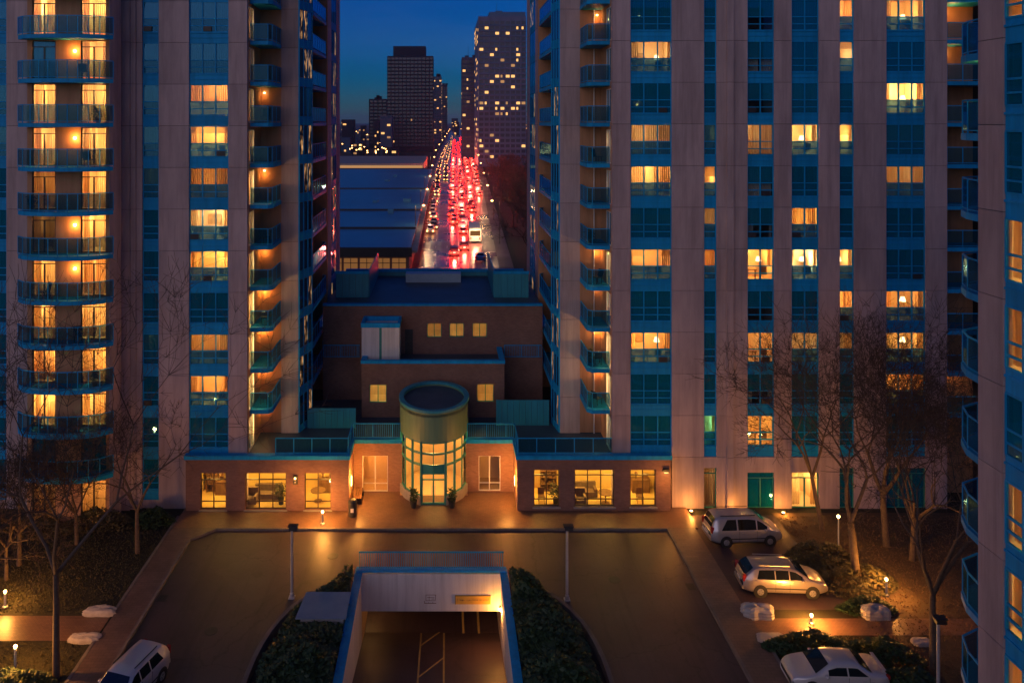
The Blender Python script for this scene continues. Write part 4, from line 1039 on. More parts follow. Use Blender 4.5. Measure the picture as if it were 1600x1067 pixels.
# bin, bench, planters
t = thing('litter_bin', 'black litter bin with a pale label at the corner of the left brick wing', 'bin', (U(551,49.3), 49.3, .11)); p = WORLD[t.name]
obj('body', MB().lathe([(.25,0),(.27,.05),(.29,.85),(.25,.9)],14), M['dark_metal'], t, p); obj('lid', MB().lathe([(.3,.905),(.3,.95),(.2,1.05),(.08,1.08)],14), M['dark_metal'], t, p); obj('notice', bx(-.1,.1,-.30,-.285,.35,.6), M['white_frame'], t, p)
t = thing('bench', 'dark slatted bench against the entrance recess wall behind the bin', 'bench', (U(560,51.3), 51.4, .11)); p = WORLD[t.name]
for i in range(4): obj('slat', bx(-.25+i*.13,-.15+i*.13,-.75,.75,.42,.46), M['wood'], t, p)
for yy in (-.6,.55): obj('leg', bx(-.25,.25,yy,yy+.05,0,.42), M['dark_metal'], t, p)
for yy in (0,): obj('backrest', bx(-.3,-.26,-.75,.75,.5,.85), M['wood'], t, p)
for px, lab in ((646,'dark potted shrub left of the entrance doors'),(706,'dark potted shrub right of the entrance doors')):
    t = thing('planter', lab, 'plant', (U(px,50.4), 50.4, .11), 0, 'potted shrubs at the doors'); p = WORLD[t.name]; rr = random.Random(px)
    obj('pot', MB().lathe([(.17,0),(.24,.42),(.26,.45),(.2,.45)],12), M['dark_metal'], t, p)
    fm = MB(); foliage(fm, [((rr.gauss(0,.13),rr.gauss(0,.13),.45+rr.random()*.75),1) for _ in range(260)], .16, rr); obj('foliage', fm, M['leaf_dark'], t, p)['kind'] = 'stuff'
# privacy screens on the terrace
def screen(x0, x1, d, z0, h, label):
    t = thing('terrace_screen', label, 'fence', ((x0+x1)/2, d, z0), 0, 'teal privacy screens on the podium roof'); p = WORLD[t.name]; n = max(2, round((x1-x0)/.42)); hw = (x1-x0)/2
    for i in range(n):
        a = -hw+2*hw*i/n; inst('board', ('scr',round(2*hw/n,3),h), lambda: bx(.008, 2*hw/n-.008, -.02, .02, .05, h), M['teal_paint'], t, p+Vector((a,0,0)))
    obj('top_rail', bx(-hw,hw,-.04,.04,h+.002,h+.07), M['teal_paint'], t, p); obj('bottom_rail', bx(-hw,hw,-.03,.03,.0,.048), M['teal_paint'], t, p)
screen(U(480,55), U(556,55), 55, PZ+.02, 1.35, 'teal board screen on the podium roof under the left tower balconies')
screen(U(775,55.5), U(858,55.5), 55.5, PZ+.02, 1.75, 'teal board screen on the podium roof under the right tower balconies')

# ------------------------------------------------------------ brick block between the towers
AB = thing('brick_annex', 'dark brick stepped block between the towers with a white lift housing', 'building', (AX, 62, 0))
d1 = 57.0; X0, X1 = U(565,d1), U(788,d1); zb = V(568,d1)
w1 = [(U(577,d1),U(604,d1),V(629,d1),V(601,d1)),(U(745,d1),U(772,d1),V(628,d1),V(600,d1))]
wall_with_holes('brick_wall', X0, X1, PZ, zb, d1, .3, w1, M['brick'], AB)
m = MB(); m.box(X0,X0+.3,d1+.301,60.5,PZ,zb); m.box(X1-.3,X1,d1+.301,60.5,PZ,zb); wobj('side_wall', m, M['brick'], AB)
m = MB(); m.box(X0+.3,X1-.3,d1+.301,60.5,zb-.5,zb-.35); wobj('roof_deck', m, M['roofing'], AB)
m = MB(); m.box(X0-.06,X1+.06,d1-.06,d1+.34,zb+.003,zb+.22); m.box(X0-.06,X0+.34,d1+.342,60.49,zb+.003,zb+.22); m.box(X1-.34,X1+.06,d1+.342,60.49,zb+.003,zb+.22); wobj('coping', m, M['blue_paint'], AB)
d2 = 60.5; Y0, Y1 = -9.6, 7.7; zc = V(478,d2)
w2 = [(U(a,d2),U(b,d2),V(527,d2),V(505,d2)) for a,b in ((667,690),(702,725),(738,761))]
wall_with_holes('brick_wall', Y0, Y1, 0.5, zc, d2, .3, w2, M['brick'], AB)
def awin(hole, d, e):
    a, b, z0, z1 = hole
    pwin(AB, a/d*F+695+.0, b/d*F+695, 2, d=d-.05, z0=z0, z1=z1, rows=(), frame='green_frame', sill=False)
    m = MB(); v = [(a-.05,d+.31,z0-.05),(b+.05,d+.31,z0-.05),(b+.05,d+2.0,z0-.05),(a-.05,d+2.0,z0-.05),(a-.05,d+.31,z1+.05),(b+.05,d+.31,z1+.05),(b+.05,d+2,z1+.05),(a-.05,d+2,z1+.05)]
    m.add(v, [(0,1,2,3),(7,6,5,4),(5,6,2,1),(6,7,3,2),(7,4,0,3)]); wobj('room', m, M['room_wall'], AB)
    wobj('blind', (lambda mm: [mm.box(a+.05,b-.05,d+.22,d+.225,z0+.06+.09*i,z0+.06+.09*i+.07) for i in range(int((z1-z0-.1)/.09))] and mm)(MB()), M['curtain_warm'], AB)
    lamp('room_lamp', AB, ((a+b)/2, d+1.2, z1-.3), e, (1.0,.78,.22), .12)
awin(w1[0], d1, 60); awin(w1[1], d1, 26)
for h_, e in zip(w2, (16,26,20)): awin(h_, d2, e)
m = MB(); m.box(Y0,Y1,d2-.08,d2+.34,zc+.003,zc+.16); wobj('coping', m, M['blue_paint'], AB)
m = MB(); m.box(Y0,Y1,d2+.302,74,zc-.6,zc-.15); wobj('roof_deck', m, M['roofing'], AB)
# roof screens either side and the back parapet with a long light box
for a, b in ((525,576),(772,826)):
    x0, x1 = U(a,64), U(b,64); n = 5
    for i in range(n):
        q0 = x0+(x1-x0)*i/n; wobj('screen_panel', bx(q0+.01, x0+(x1-x0)*(i+1)/n-.01, 64, 64.1, zc-.15, V(428,64)), M['teal_paint'], AB)
    wobj('screen_cap', bx(x0-.05,x1+.05,63.93,64.17,V(428,64)+.002,V(424,64)), M['blue_paint'], AB)
    xe = x1 if a < 600 else x0
    wobj('screen_return', bx(xe-.05,xe+.05,64.18,72.9,zc-.15,V(424,64)), M['teal_paint'], AB)
wobj('back_parapet', bx(Y0+.2,Y1-.2,73.0,73.3,zc-.15,V(425,73)), M['teal_paint'], AB)
wobj('parapet_cap', bx(Y0+.2,Y1-.2,72.9,73.4,V(425,73)+.003,V(421,73)), M['blue_paint'], AB)
mottled('pale_blue', (.30,.42,.52), (.36,.48,.58), 2, .5, 0)
wobj('roof_hatch', bx(U(634,70),U(720,70),70,71.2,zc-.15,V(428,70)), M['pale_blue'], AB)
# lift housing
d3 = 58.2; a, b = U(565,d3), U(624,d3); zl0, zl1 = zb-.35, V(512,d3)
lf = wobj('lift_housing', bx(a, b, d3, d3+2.1, zl0, zl1), M['white_paint'], AB); WORLD[lf.name] = WORLD[AB.name]
wobj('green_stripe', bx((a+b)/2-.09,(a+b)/2+.09,d3-.02,d3-.002,zl0,zl1-.02), M['green_frame'], lf)
m = MB(); m.box(a-.05,b+.05,d3-.05,d3+.15,zl1+.003,zl1+.35); m.box(a-.05,b+.05,d3+1.95,d3+2.15,zl1+.003,zl1+.35); m.box(a-.05,a+.15,d3+.152,d3+1.948,zl1+.003,zl1+.35); m.box(b-.15,b+.05,d3+.152,d3+1.948,zl1+.003,zl1+.35)
wobj('coping', m, M['blue_paint'], lf)
wobj('roof_door', bx(U(633,60.4),U(645,60.4),d2-.06,d2-.002,zb-.35,zb+1.6), M['dark_metal'], AB)
rail_run(AB, (U(788,60.3),60.3), (7.6,60.3), zb-.6, 'bars', 1.0); rail_run(AB, (-9.5,60.3), (U(562,60.3),60.3), zb-.6, 'bars', 1.0)
wobj('lower_deck', bx(Y0,Y1,57.4,60.49,PZ+.03,PZ+.06), M['roofing'], AB)
# ------------------------------------------------------------ near tower at the right edge of the view
TN = thing('apartment_tower', 'near beige tower cut off by the right edge with lit blue framed windows', 'apartment tower', (19.5, 22, 0))
XN = 17.5; DC = 25.2; PWD = 1.12
znk = [ -1.2+FP*i for i in range(0, 16)]
def NZ(i): return .72+FP*i        # floor joints of the near tower
for i in range(-1, 13):
    z0 = max(0, NZ(i)); z1 = NZ(i+1)
    inst('wall_panel', ('np',round(z1-z0,3)), lambda: bx(0,.3,0,PWD,.012,z1-z0-.012), M['stucco'], TN, (XN,DC-PWD,z0))
wobj('panel_backing', bx(XN+.04,XN+.33,DC-PWD+.03,DC-.03,0,NZ(13)), M['stucco_back'], TN)
wobj('end_wall', bx(XN+.31,XN+14,DC-.3,DC,0,NZ(13)), M['stucco'], TN)
rn = random.Random(21)
YA, YB = 18.0, DC-PWD-.01            # glazed stretch of the side wall
NP = 8; pl = (YB-YA)/NP
litn = {0:1,1:1,2:1,3:1,4:1,5:0,6:1,7:1,8:0,9:0,10:1,11:0}
for i in range(0, 13):
    zb = NZ(i)-.05; zs = zb+.62; zm1 = zb+1.05; zm2 = zb+1.48; ze = zb+FP-.10
    wn = wobj('window', (lambda m: (m.box(XN+.05,XN+.15,YA,YB,zs,zs+.07), m.box(XN+.05,XN+.15,YA,YB,ze-.07,ze), m.box(XN+.06,XN+.14,YA,YB,zm1-.035,zm1+.035), m.box(XN+.06,XN+.14,YA,YB,zm2-.035,zm2+.035), [m.box(XN+.045,XN+.145,YA+pl*j-.035,YA+pl*j+.035,zs+.07,ze-.07) for j in range(NP+1)], m)[-1])(MB()), M['blue_paint'], TN)
    WORLD[wn.name] = WORLD[TN.name]
    wobj('spandrel', (lambda m: (m.box(XN+.07,XN+.2,YA,YB,ze-FP+.003+.0,zs-.002), m.box(XN+.02,XN+.069,YA,YB,zs-.25,zs-.17), m)[-1])(MB()), M['blue_paint'], wn)
    lit = rn.random() < litn.get(i,.3)
    for j in range(NP):
        y0, y1 = YA+pl*j+.035, YA+pl*(j+1)-.035
        for a, b in ((zs+.07,zm1-.035),(zm1+.035,zm2-.035),(zm2+.035,ze-.07)):
            wobj('pane', bx(XN+.09,XN+.10,y0,y1,a,b), M['pane'] if lit else M['pane_unlit'], wn)
    m = MB(); v = [(XN+.2,YA,zb-.02),(XN+3,YA,zb-.02),(XN+3,YB,zb-.02),(XN+.2,YB,zb-.02),(XN+.2,YA,ze),(XN+3,YA,ze),(XN+3,YB,ze),(XN+.2,YB,ze)]
    m.add(v, [(0,1,2,3),(7,6,5,4),(4,5,1,0),(5,6,2,1),(6,7,3,2)]); wobj('room', m, M['room_wall' if lit else 'room_unlit'], wn)
    cm = M['curtain_warm' if lit else 'curtain_unlit']
    for y0, wv in ((YB-.62,.58),(YB-2.0,.9),(YB-3.6,1.2)):
        m = MB(); rr = random.Random(i*7+int(wv*10)); vs = []; n = 14
        for q in range(n+1):
            yy = y0+wv*q/n; xx = XN+.32+(.05 if q%2 else -.05)*rr.uniform(.4,1.2); vs += [(xx,yy,ze-.08),(xx+rr.uniform(-.02,.02),yy,zb+.75)]
        m.add(vs, [(2*q,2*q+1,2*q+3,2*q+2) for q in range(n)]); wobj('curtain', m, cm, wn)
    if lit: lamp('room_lamp', wn, (XN+1.5, YB-1.6, zb+1.7), rn.uniform(60,110), (1.0,.62,.2), .2)
wobj('core_wall', bx(XN+3.05,XN+14,10,DC-.31,0,NZ(13)), M['core'], TN)
wobj('roof_slab', bx(XN,XN+14,10,DC,NZ(13)+.01,NZ(13)+.4), M['core'], TN)
# curved balconies on its far corner
for i in range(0, 13):
    z = NZ(i)-.55
    poly = [(XN+.55,DC+.003),(XN+.52,DC+.7),(XN+.62,DC+1.5),(XN+.98,DC+2.3),(XN+1.8,DC+2.7),(XN+4.5,DC+2.7),(XN+4.5,DC+.003)][::-1]
    front = [(XN+.58,DC+.05),(XN+.57,DC+.7),(XN+.67,DC+1.48),(XN+1.02,DC+2.26),(XN+1.82,DC+2.65),(XN+4.4,DC+2.65)]
    balcony(TN, poly, front, z, 'near', th=.24, rail_h=1.15)
    # glazed wall behind the balcony
    if i > 0 and i % 3 == 0: inst('soffit_lamp', 'sofl', lambda: bx(-.1,.1,-.1,.1,-.03,0), M['bulb_small'], TN, (XN+1.4,DC+1.2,z+FP-.01))
    if i in (9,): lamp('lamp_glow', TN, (XN+1.2,DC+1.2,z+2.3), 18, AMBER, .1)

# ------------------------------------------------------------ the street running away, plaza, far towers
SA = 0.0137
def SXc(d): return 2.0+(d-100)*SA
def SHW(d): return 6.5+5.5*min(1, max(0, (d-132)/318))
DS = [95,132,200,280,360,450,700,1200,2400,4000]
def strip(a, b, z):       # a sheet along the street between two offsets from the half width
    m = MB(); vs = []
    for d in DS: vs += [(SXc(d)+a(d),d,z),(SXc(d)+b(d),d,z)]
    m.add(vs, [(2*i,2*i+1,2*i+3,2*i+2) for i in range(len(DS)-1)]); return m
struct('street', strip(lambda d: -SHW(d)-.5, lambda d: SHW(d)+.5, 0), M['road_wet'])
struct('street_pavement', strip(lambda d: -SHW(d)-3, lambda d: -SHW(d)-.5, .1), M['asphalt'])
struct('street_pavement', strip(lambda d: SHW(d)+.5, lambda d: SHW(d)+3, .1), M['asphalt'])
mb = MB()
for fr in (-.667,-.333,0,.333,.667):
    for i in range(60):
        d = 100+i*9; o_ = fr*SHW(d); o2 = fr*SHW(d+9); 
        if fr == 0: mb.quad((SXc(d)-.1,d,.005),(SXc(d)+.1,d,.005),(SXc(d+9)+.1,d+9,.005),(SXc(d+9)-.1,d+9,.005))
        else: mb.quad((SXc(d)+o_-.07,d,.005),(SXc(d)+o_+.07,d,.005),(SXc(d+3)+o_+.07,d+3,.005),(SXc(d+3)+o_-.07,d+3,.005))
tag(obj('lane_marking', mb, M['white_paint']), kind='structure')
# plaza (flat roofed shopping building)
SPz = thing('shopping_plaza', 'long low flat roofed plaza with lit shop fronts beside the busy street', 'building', (-25, 124, 0))
px1 = -5.8; px0 = -70
wobj('wall', bx(px0,px1,124.2,330,0,4.75), M['brick'], SPz)
secs = [124,146,176,232,330]
for i,(a,b) in enumerate(zip(secs,secs[1:])):
    wobj('roof_section', bx(px0-.3,px1+.3,a+.3,b-.3,4.75,5.0+.0), M['plaza_roof'] if 'plaza_roof' in M else mottled('plaza_roof', (.035,.17,.30), (.06,.24,.40), .12, .35, .2, 2), SPz)
    wobj('roof_divider', bx(px0-.3,px1+.3,b-.28,b+.28,4.75,5.35), M['dark_metal'], SPz)
wobj('fascia', bx(px0-.3,px1+.5,123.6,124.1,3.6,5.1), M['dark_metal'], SPz)
wobj('eaves', bx(px1+.32,px1+1.4,124,330,4.2,4.6), M['concrete'], SPz)
for i in range(12):
    x1 = px1-.5-i*2.6; wobj('shop_window', bx(x1-2.2,x1,124.05,124.15,.5,3.3), M['shop_light'], SPz); wobj('shop_mullion', bx(x1-1.15,x1-1.05,124.0,124.048,.5,3.3), M['dark_metal'], SPz); wobj('shop_transom', bx(x1-2.2,x1,124.0,124.048,2.5,2.6), M['dark_metal'], SPz)
rp = random.Random(9)
for i in range(5):
    x = px1-rp.uniform(4,22); y = rp.uniform(130,300); wobj('roof_unit', bx(x,x+rp.uniform(1,2.2),y,y+rp.uniform(1.5,3),5.0,5.0+rp.uniform(.5,1.0)), M['plaza_roof'], SPz)
for k in range(9):
    y = 132+k*2.6; x = px1-14-k*.9; wobj('roof_duct', bx(x,x+.5,y,y+2.4,5.01,5.3), M['plaza_roof'], SPz)
# second low building with a lit sign band
SB2 = thing('store_block', 'low store with a pale lit sign band beyond the plaza roof', 'building', (-30, 345, 0))
wobj('wall', bx(-78,-9.5,345,420,0,6.5), M['concrete'], SB2); wobj('sign_band', bx(-62,-10,344.7,344.95,4.0,5.6), M['lit_far_dim'], SB2)
for i in range(16): wobj('shop_window', bx(-62+i*3.2,-62+i*3.2+2.4,344.6,344.9,.8,3.2), M['shop_light'], SB2)

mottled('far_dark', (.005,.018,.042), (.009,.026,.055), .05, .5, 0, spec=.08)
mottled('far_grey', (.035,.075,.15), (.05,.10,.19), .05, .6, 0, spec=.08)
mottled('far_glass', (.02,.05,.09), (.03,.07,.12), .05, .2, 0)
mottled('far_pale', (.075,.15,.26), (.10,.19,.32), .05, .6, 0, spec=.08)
def far_tower(name, label, px0, px1, ytop, d, depth, seed, wall='far_grey', bays=6, storey=3.0, lit=.06, penthouse=None, lits=None, win='far_glass', grp='towers along the far street', pilaster=True):
    rr = random.Random(seed); x0, x1 = U(px0,d), U(px1,d); zt_ = V(ytop,d)
    t = thing(name, label, 'tower', ((x0+x1)/2, d, 0), 0, grp)
    wobj('body', bx(x0,x1,d,d+depth,0,zt_), M[wall], t)
    nf = int((zt_-4)/storey); bw = (x1-x0)/bays
    m = MB()
    for f in range(nf): m.box(x0-.35,x1+.35,d-.55,d-.003,4+f*storey-.25,4+f*storey+.05)
    s = wobj('floor_band', m, M[wall], t); s['kind'] = 'stuff'
    m = MB(); sd = x1 if x1 < 0 else x0
    for f in range(nf):
        for b_ in range(bays): m.box(x0+bw*b_+bw*.12,x0+bw*(b_+1)-bw*.12,d-.10,d-.001,4+f*storey+.8,4+f*storey+2.5)
    s = wobj('window_row', m, M[win], t); s['kind'] = 'stuff'
    if pilaster:
        for b_ in range(bays+1):
            if b_ % 2 == 0: wobj('pilaster', bx(x0+bw*b_-.3,x0+bw*b_+.3,d-.7,d-.56,0,zt_), M[wall], t)
    for f in range(nf):
        for b_ in range(bays):
            if rr.random() < lit:
                wobj('window', bx(x0+bw*b_+bw*.15,x0+bw*(b_+1)-bw*rr.choice((.15,.15,.5)),d-.16,d-.102,4+f*storey+.9,4+f*storey+2.4), M[rr.choice(('lit_far','lit_far','lit_far_dim'))], t)
    # side windows seen along the street
    xs = x1 if px1 < 700 else x0
    for f in range(nf):
        for q in range(int(depth/6)):
            if rr.random() < lit*1.2:
                y = d+2+q*6; wobj('window', bx(xs-.1,xs+.1,y,y+2.6,4+f*storey+.9,4+f*storey+2.4), M['lit_far'], t)
    for q in range(3):
        xx = x0+(x1-x0)*rr.uniform(.1,.8); wobj('roof_plant', bx(xx,xx+rr.uniform(2,5),d+4,d+9,zt_,zt_+rr.uniform(1.5,4)), M[wall], t)
    wobj('mast', MB().tube((x0+(x1-x0)*.4,d+8,zt_),(x0+(x1-x0)*.4,d+8,zt_+9),.15,.06,5), M['dark_metal'], t)
    if penthouse: wobj('penthouse', bx(U(penthouse[0],d),U(penthouse[1],d),d+3,d+depth-3,zt_,V(penthouse[2],d)), M[wall], t)
    return t
far_tower('high_rise','tall black slab tower with a set back roof storey left of the street',605,677,88,640,30,1,'far_dark',12,3.0,.008,(614,665,72),win='far_glass',pilaster=False)
far_tower('high_rise','pale ribbed tower with many warm lit windows right of the street',748,822,26,430,60,2,'far_pale',9,3.0,.2,(765,822,18))
far_tower('high_rise','narrow grey tower with a few lit windows behind the pale ribbed tower',722,747,90,520,30,3,'far_grey',4,3.0,.08)
far_tower('high_rise','small dark blue tower with flat top left of the black tower',577,604,155,720,30,4,'far_dark',4,3.2,.04)
far_tower('high_rise','slim tower with a lit edge just right of the black tower',678,690,120,900,50,5,'far_grey',3,3.2,.14)
far_tower('high_rise','slim hazy tower at the end of the street above the red lights',690,699,133,1300,40,6,'far_dark',3,3.2,.05)
far_tower('high_rise','short lit block low at the end of the street',735,748,205,800,40,7,'far_grey',4,3.2,.2)
rf = random.Random(31)
for i in range(34):
    px = rf.uniform(470,604); yb = rf.uniform(198,250); d = EYE*F/(yb-190); d = min(d, 2600); wpx = rf.uniform(6,20)*(.6+.5*(yb-195)/50); hh = rf.uniform(5,12) if rf.random() < .8 else rf.uniform(14,32)
    x0, x1 = U(px,d), U(px+wpx,d); t = thing('low_block', 'small low block with warm lit windows beyond the plaza roof', 'building', ((x0+x1)/2,d,0), 0, 'low blocks of the far city')
    wobj('body', bx(x0,x1,d,d+15,0,hh), M['far_dark'] if rf.random()<.5 else M['far_grey'], t); nb = max(2,int((x1-x0)/5))
    for b_ in range(nb):
        for f in range(int(hh/3)):
            if rf.random() < .3: wobj('window', bx(x0+(x1-x0)*(b_+.2)/nb,x0+(x1-x0)*(b_+.75)/nb,d-.2,d-.01,f*3+1,f*3+2.4), M[rf.choice(('lit_far','lit_far_dim'))], t)
for i in range(16):
    px = rf.uniform(700,820); yb = rf.uniform(196,215); d = EYE*F/(yb-190); x0, x1 = U(px,d), U(px+rf.uniform(4,10),d); hh = rf.uniform(8,40)
    t = thing('low_block', 'small dark block with lit windows near the far end of the street', 'building', ((x0+x1)/2,d,0), 0, 'blocks at the far end of the street')
    wobj('body', bx(x0,x1,d,d+20,0,hh), M['far_dark'], t)
    for q in range(5): 
        z = rf.uniform(1,hh-2); xx = rf.uniform(x0,x1-4); wobj('window', bx(xx,xx+3,d-.3,d-.01,z,z+1.6), M['lit_far'], t)
# street lamps of the far city and along the street
def far_lamp(x, d, h, label, grp, arm=1.2, r=.22, e=0):
    t = thing('street_lamp', label, 'street lamp', (x,d,0), 0, grp); p = WORLD[t.name]
    inst('pole', ('slp',round(h,1)), lambda: MB().tube((0,0,0),(0,0,h),.10,.06,6), M['dark_metal'], t, p)
    inst('arm', ('sla',round(h,1),arm), lambda: MB().beam((0,0,h),(arm,0,h+.1),.06,.06), M['dark_metal'], t, p)
    inst('lamp_head', ('slh',round(h,1),arm,r), lambda: MB().sphere((arm,0,h),r,8,5,.6), M['street_bulb'], t, p)
    if e: lamp('glow', t, p+Vector((arm,0,h-.4)), e, (1.0,.6,.28), .2)
for i in range(55):
    yb = rf.uniform(200,262); px = rf.uniform(530,604) if rf.random() < .8 else rf.uniform(604,660); d = min(1800, EYE*F/(yb-190)); 
    if px > 604 and yb > 240: px = 560
    far_lamp(U(px,d), d, 8.0, 'tiny glowing amber street lamp in the far city beyond the plaza roof', 'street lamps of the far city', r=.25*(1+d/700))
for i in range(13):
    for s in (-1,1):
        d = 150*1.24**i*(1.06 if s > 0 else 1); 
        if d > 1900: continue
        far_lamp(SXc(d)+s*(SHW(d)+1.6), d, 9.0, 'glowing street lamp on the pavement along the busy street', 'street lamps along the busy street', arm=-s*1.6, r=.22*(1+d/900), e=260 if d < 420 else 0)
# distant treeline
# ------------------------------------------------------------ cars
def carpaint(name, c, metal=.5):
    m, n, b = new(name); b.inputs['Base Color'].default_value = (*c,1); b.inputs['Metallic'].default_value = metal
    b.inputs['Roughness'].default_value = .35; b.inputs['Coat Weight'].default_value = .6; b.inputs['Coat Roughness'].default_value = .06
    b.inputs['Roughness'].default_value = .3
carpaint('paint_silver', (.50,.49,.50), .6); carpaint('paint_champagne', (.50,.44,.40), .6); carpaint('paint_white', (.58,.56,.56), .3)
carpaint('paint_dark', (.03,.03,.035)); carpaint('paint_blue', (.03,.10,.35)); carpaint('paint_red', (.3,.03,.03))
plain('tyre', (.02,.02,.02), .85); plain('rim', (.45,.45,.46), .35, .6); plain('tail_off', (.30,.02,.02), .25, 0, .5)
plain('headlamp_off', (.6,.62,.65), .15, .3, .8); plain('black_trim', (.015,.015,.016), .5)
def lerp_prof(P, y):
    if y <= P[0][0]: return P[0][1]
    for (a,b),(c,d) in zip(P,P[1:]):
        if y <= c: return b+(d-b)*(y-a)/(c-a)
    return P[-1][1]
CARS = {
 'minivan': dict(L=4.7, W=1.86, belt=1.02, prof=[(0,.80),(.03,1.0),(.14,1.42),(.32,1.72),(.6,1.80),(2.2,1.82),(3.0,1.74),(3.35,1.58),(3.95,1.13),(4.1,1.06),(4.5,.93),(4.66,.76),(4.7,.6)], rear=(.06,.30), wind=(3.28,3.92), side=[(.62,1.05,1.62),(1.72,1.72,2.0),(1.82,2.0,2.9),(2.98,3.0,3.62)], wheels=(.92,3.78)),
 'wagon': dict(L=4.8, W=1.84, belt=.98, prof=[(0,.75),(.03,.98),(.25,1.25),(.62,1.52),(1.0,1.60),(2.4,1.62),(3.0,1.52),(3.75,1.06),(3.9,1.0),(4.5,.86),(4.74,.72),(4.8,.55)], rear=(.12,.60), wind=(3.02,3.72), side=[(.75,.9,1.75),(1.82,1.82,2.55),(2.62,2.62,3.3)], wheels=(.92,3.85)),
 'sedan': dict(L=4.6, W=1.80, belt=.92, prof=[(0,.7),(.03,.95),(.6,1.02),(.78,1.03),(1.35,1.36),(1.7,1.42),(2.5,1.42),(2.8,1.36),(3.5,.98),(3.7,.94),(4.35,.82),(4.55,.68),(4.6,.5)], rear=(.80,1.34), wind=(2.82,3.48), side=[(1.05,1.5,1.95),(2.02,2.02,2.9)], wheels=(.85,3.7)),
 'suv': dict(L=4.5, W=1.84, belt=1.05, prof=[(0,.8),(.03,1.05),(.18,1.35),(.5,1.62),(.9,1.68),(2.3,1.68),(2.75,1.58),(3.35,1.12),(3.5,1.08),(4.15,.98),(4.42,.82),(4.5,.6)], rear=(.08,.48), wind=(2.78,3.32), side=[(.7,.95,1.55),(1.62,1.62,2.25),(2.32,2.32,2.95)], wheels=(.85,3.6)),
}
def car(name, kind, label, paint, loc, rz, group=None, rack=False, lights=None, detail=True, sc=.93):
    S = CARS[kind]; L, W, belt = S['L'], S['W'], S['belt']; hwid = W/2
    t = thing(name, label, 'car', loc, rz, group); p0 = Vector(loc); t.scale = (sc,sc,sc)
    top = lambda y: lerp_prof(S['prof'], y); ztop = max(q[1] for q in S['prof'])
    def ew(y):     # plan taper at nose and tail
        a = min(1, .80+.20*math.sin(min(1,y/.5)*math.pi/2)); b = min(1, .76+.24*math.sin(min(1,(L-y)/.7)*math.pi/2)); return hwid*min(a,b)
    def hw(y, z):
        w_ = ew(y)
        if z <= belt: return w_*(1-.03*max(0,(.45-z)))
        return w_ - (z-belt)/(ztop-belt)*.24
    def part(nm, mb, mat, parent=None):
        o = bpy.data.objects.new(nm, mb.mesh(nm, [M[mat]])); COL.objects.link(o); o.parent = parent or t; return o
    ys = sorted({0,.02,.06,.12,.2,.3,.42,.55,.7,.85,L-.02,L-.06,L-.14,L-.25,L-.4,L-.6,L-.8,*[q[0] for q in S['prof']],*[.85+i*.2 for i in range(int((L-1.6)/.2))]})
    ys = [y for i,y in enumerate(ys) if i == 0 or y-ys[i-1] > .015]
    m = MB(); m.smooth = True; NS = 0; rings = []
    for y in ys:
        zt_ = top(y); w_ = ew(y); zb_ = .22 + .10*max(0,1-y/.5) + .06*max(0,1-(L-y)/.5)
        zbelt = min(belt, zt_-.06)
        half = [(0,zb_),(w_*.86,zb_),(w_*.97,zb_+.10),(w_,zb_+.28),(w_*1.0,(zb_+zbelt)/2+.08),(w_*.985,zbelt-.05)]
        zz = zt_
        if zt_ > belt+.12:
            half += [(w_-.03,belt),(hw(y,zt_-.12)-.03,zt_-.12),(hw(y,zt_)-.10,zt_-.035),(hw(y,zt_)*.55,zt_),(0,zt_+.012)]
        else:
            half += [(w_*.96,zbelt),(w_*.90,zbelt+.03),(w_*.78,zt_-.012),(w_*.45,zt_),(0,zt_+.012)]
        ring_ = [(x,y,z) for x,z in half] + [(-x,y,z) for x,z in half[-2:0:-1]]
        rings.append(ring_); NS = len(ring_)
    vs = [q for r_ in rings for q in r_]
    fs = [(i*NS+k, i*NS+(k+1)%NS, (i+1)*NS+(k+1)%NS, (i+1)*NS+k) for i in range(len(ys)-1) for k in range(NS)]
    fs += [tuple(range(NS)), tuple(range((len(ys)-1)*NS+NS-1, (len(ys)-1)*NS-1, -1))]
    # centre on the car's middle; y runs tail -> nose
    vs = [(x, y-L/2, z) for x,y,z in vs]; m.add(vs, fs); body = part('body', m, paint)
    def skin(y0, y1, k, nx=5, ny=5, off=.008):      # a patch of the top surface
        m = MB(); m.smooth = True; g = []
        for i in range(ny+1):
            y = y0+(y1-y0)*i/ny
            for j in range(nx+1):
                s = -1+2*j/nx; z = top(y); x = s*(hw(y,z)-.11)*k; g.append((x, y-L/2, z+off+.012*(1-abs(s))))
        m.add(g, [(i*(nx+1)+j, i*(nx+1)+j+1, (i+1)*(nx+1)+j+1, (i+1)*(nx+1)+j) for i in range(ny) for j in range(nx)]); return m
    part('windshield', skin(*S['wind'], 1), 'car_glass'); part('rear_window', skin(*S['rear'], .97, off=.012), 'car_glass')
    for s in (-1,1):
        for (ya, yb, yc) in S['side']:
            # ya: rear foot, yb: rear head, yc: front
            m = MB(); pts = []
            zlo = belt+.04
            for y in (ya, yb, yc-.0, yc): pts.append(y)
            zh = lambda y: min(top(y)-.14, ztop-.16)
            P = [(ya,zlo),(yc,zlo)] 
            hi = [y for y in (yc, (yb+yc)/2, yb)]
            P += [(y, max(zlo+.03, zh(y))) for y in hi]
            vs = [(s*(hw(y,z)+.002-.03*min(1,(z-belt)/.3)+.028), y-L/2, z) for y,z in P]
            vs = [(s*(ew(y)-.03-( (z-belt)/max(.05,top(y)-.12-belt))*(ew(y)-.03-(hw(y,top(y)-.12)-.03))+.008), y-L/2, z) for y,z in P]
            m.add(vs, [tuple(range(5)) if s > 0 else tuple(range(4,-1,-1))]); part('side_window', m, 'car_glass')
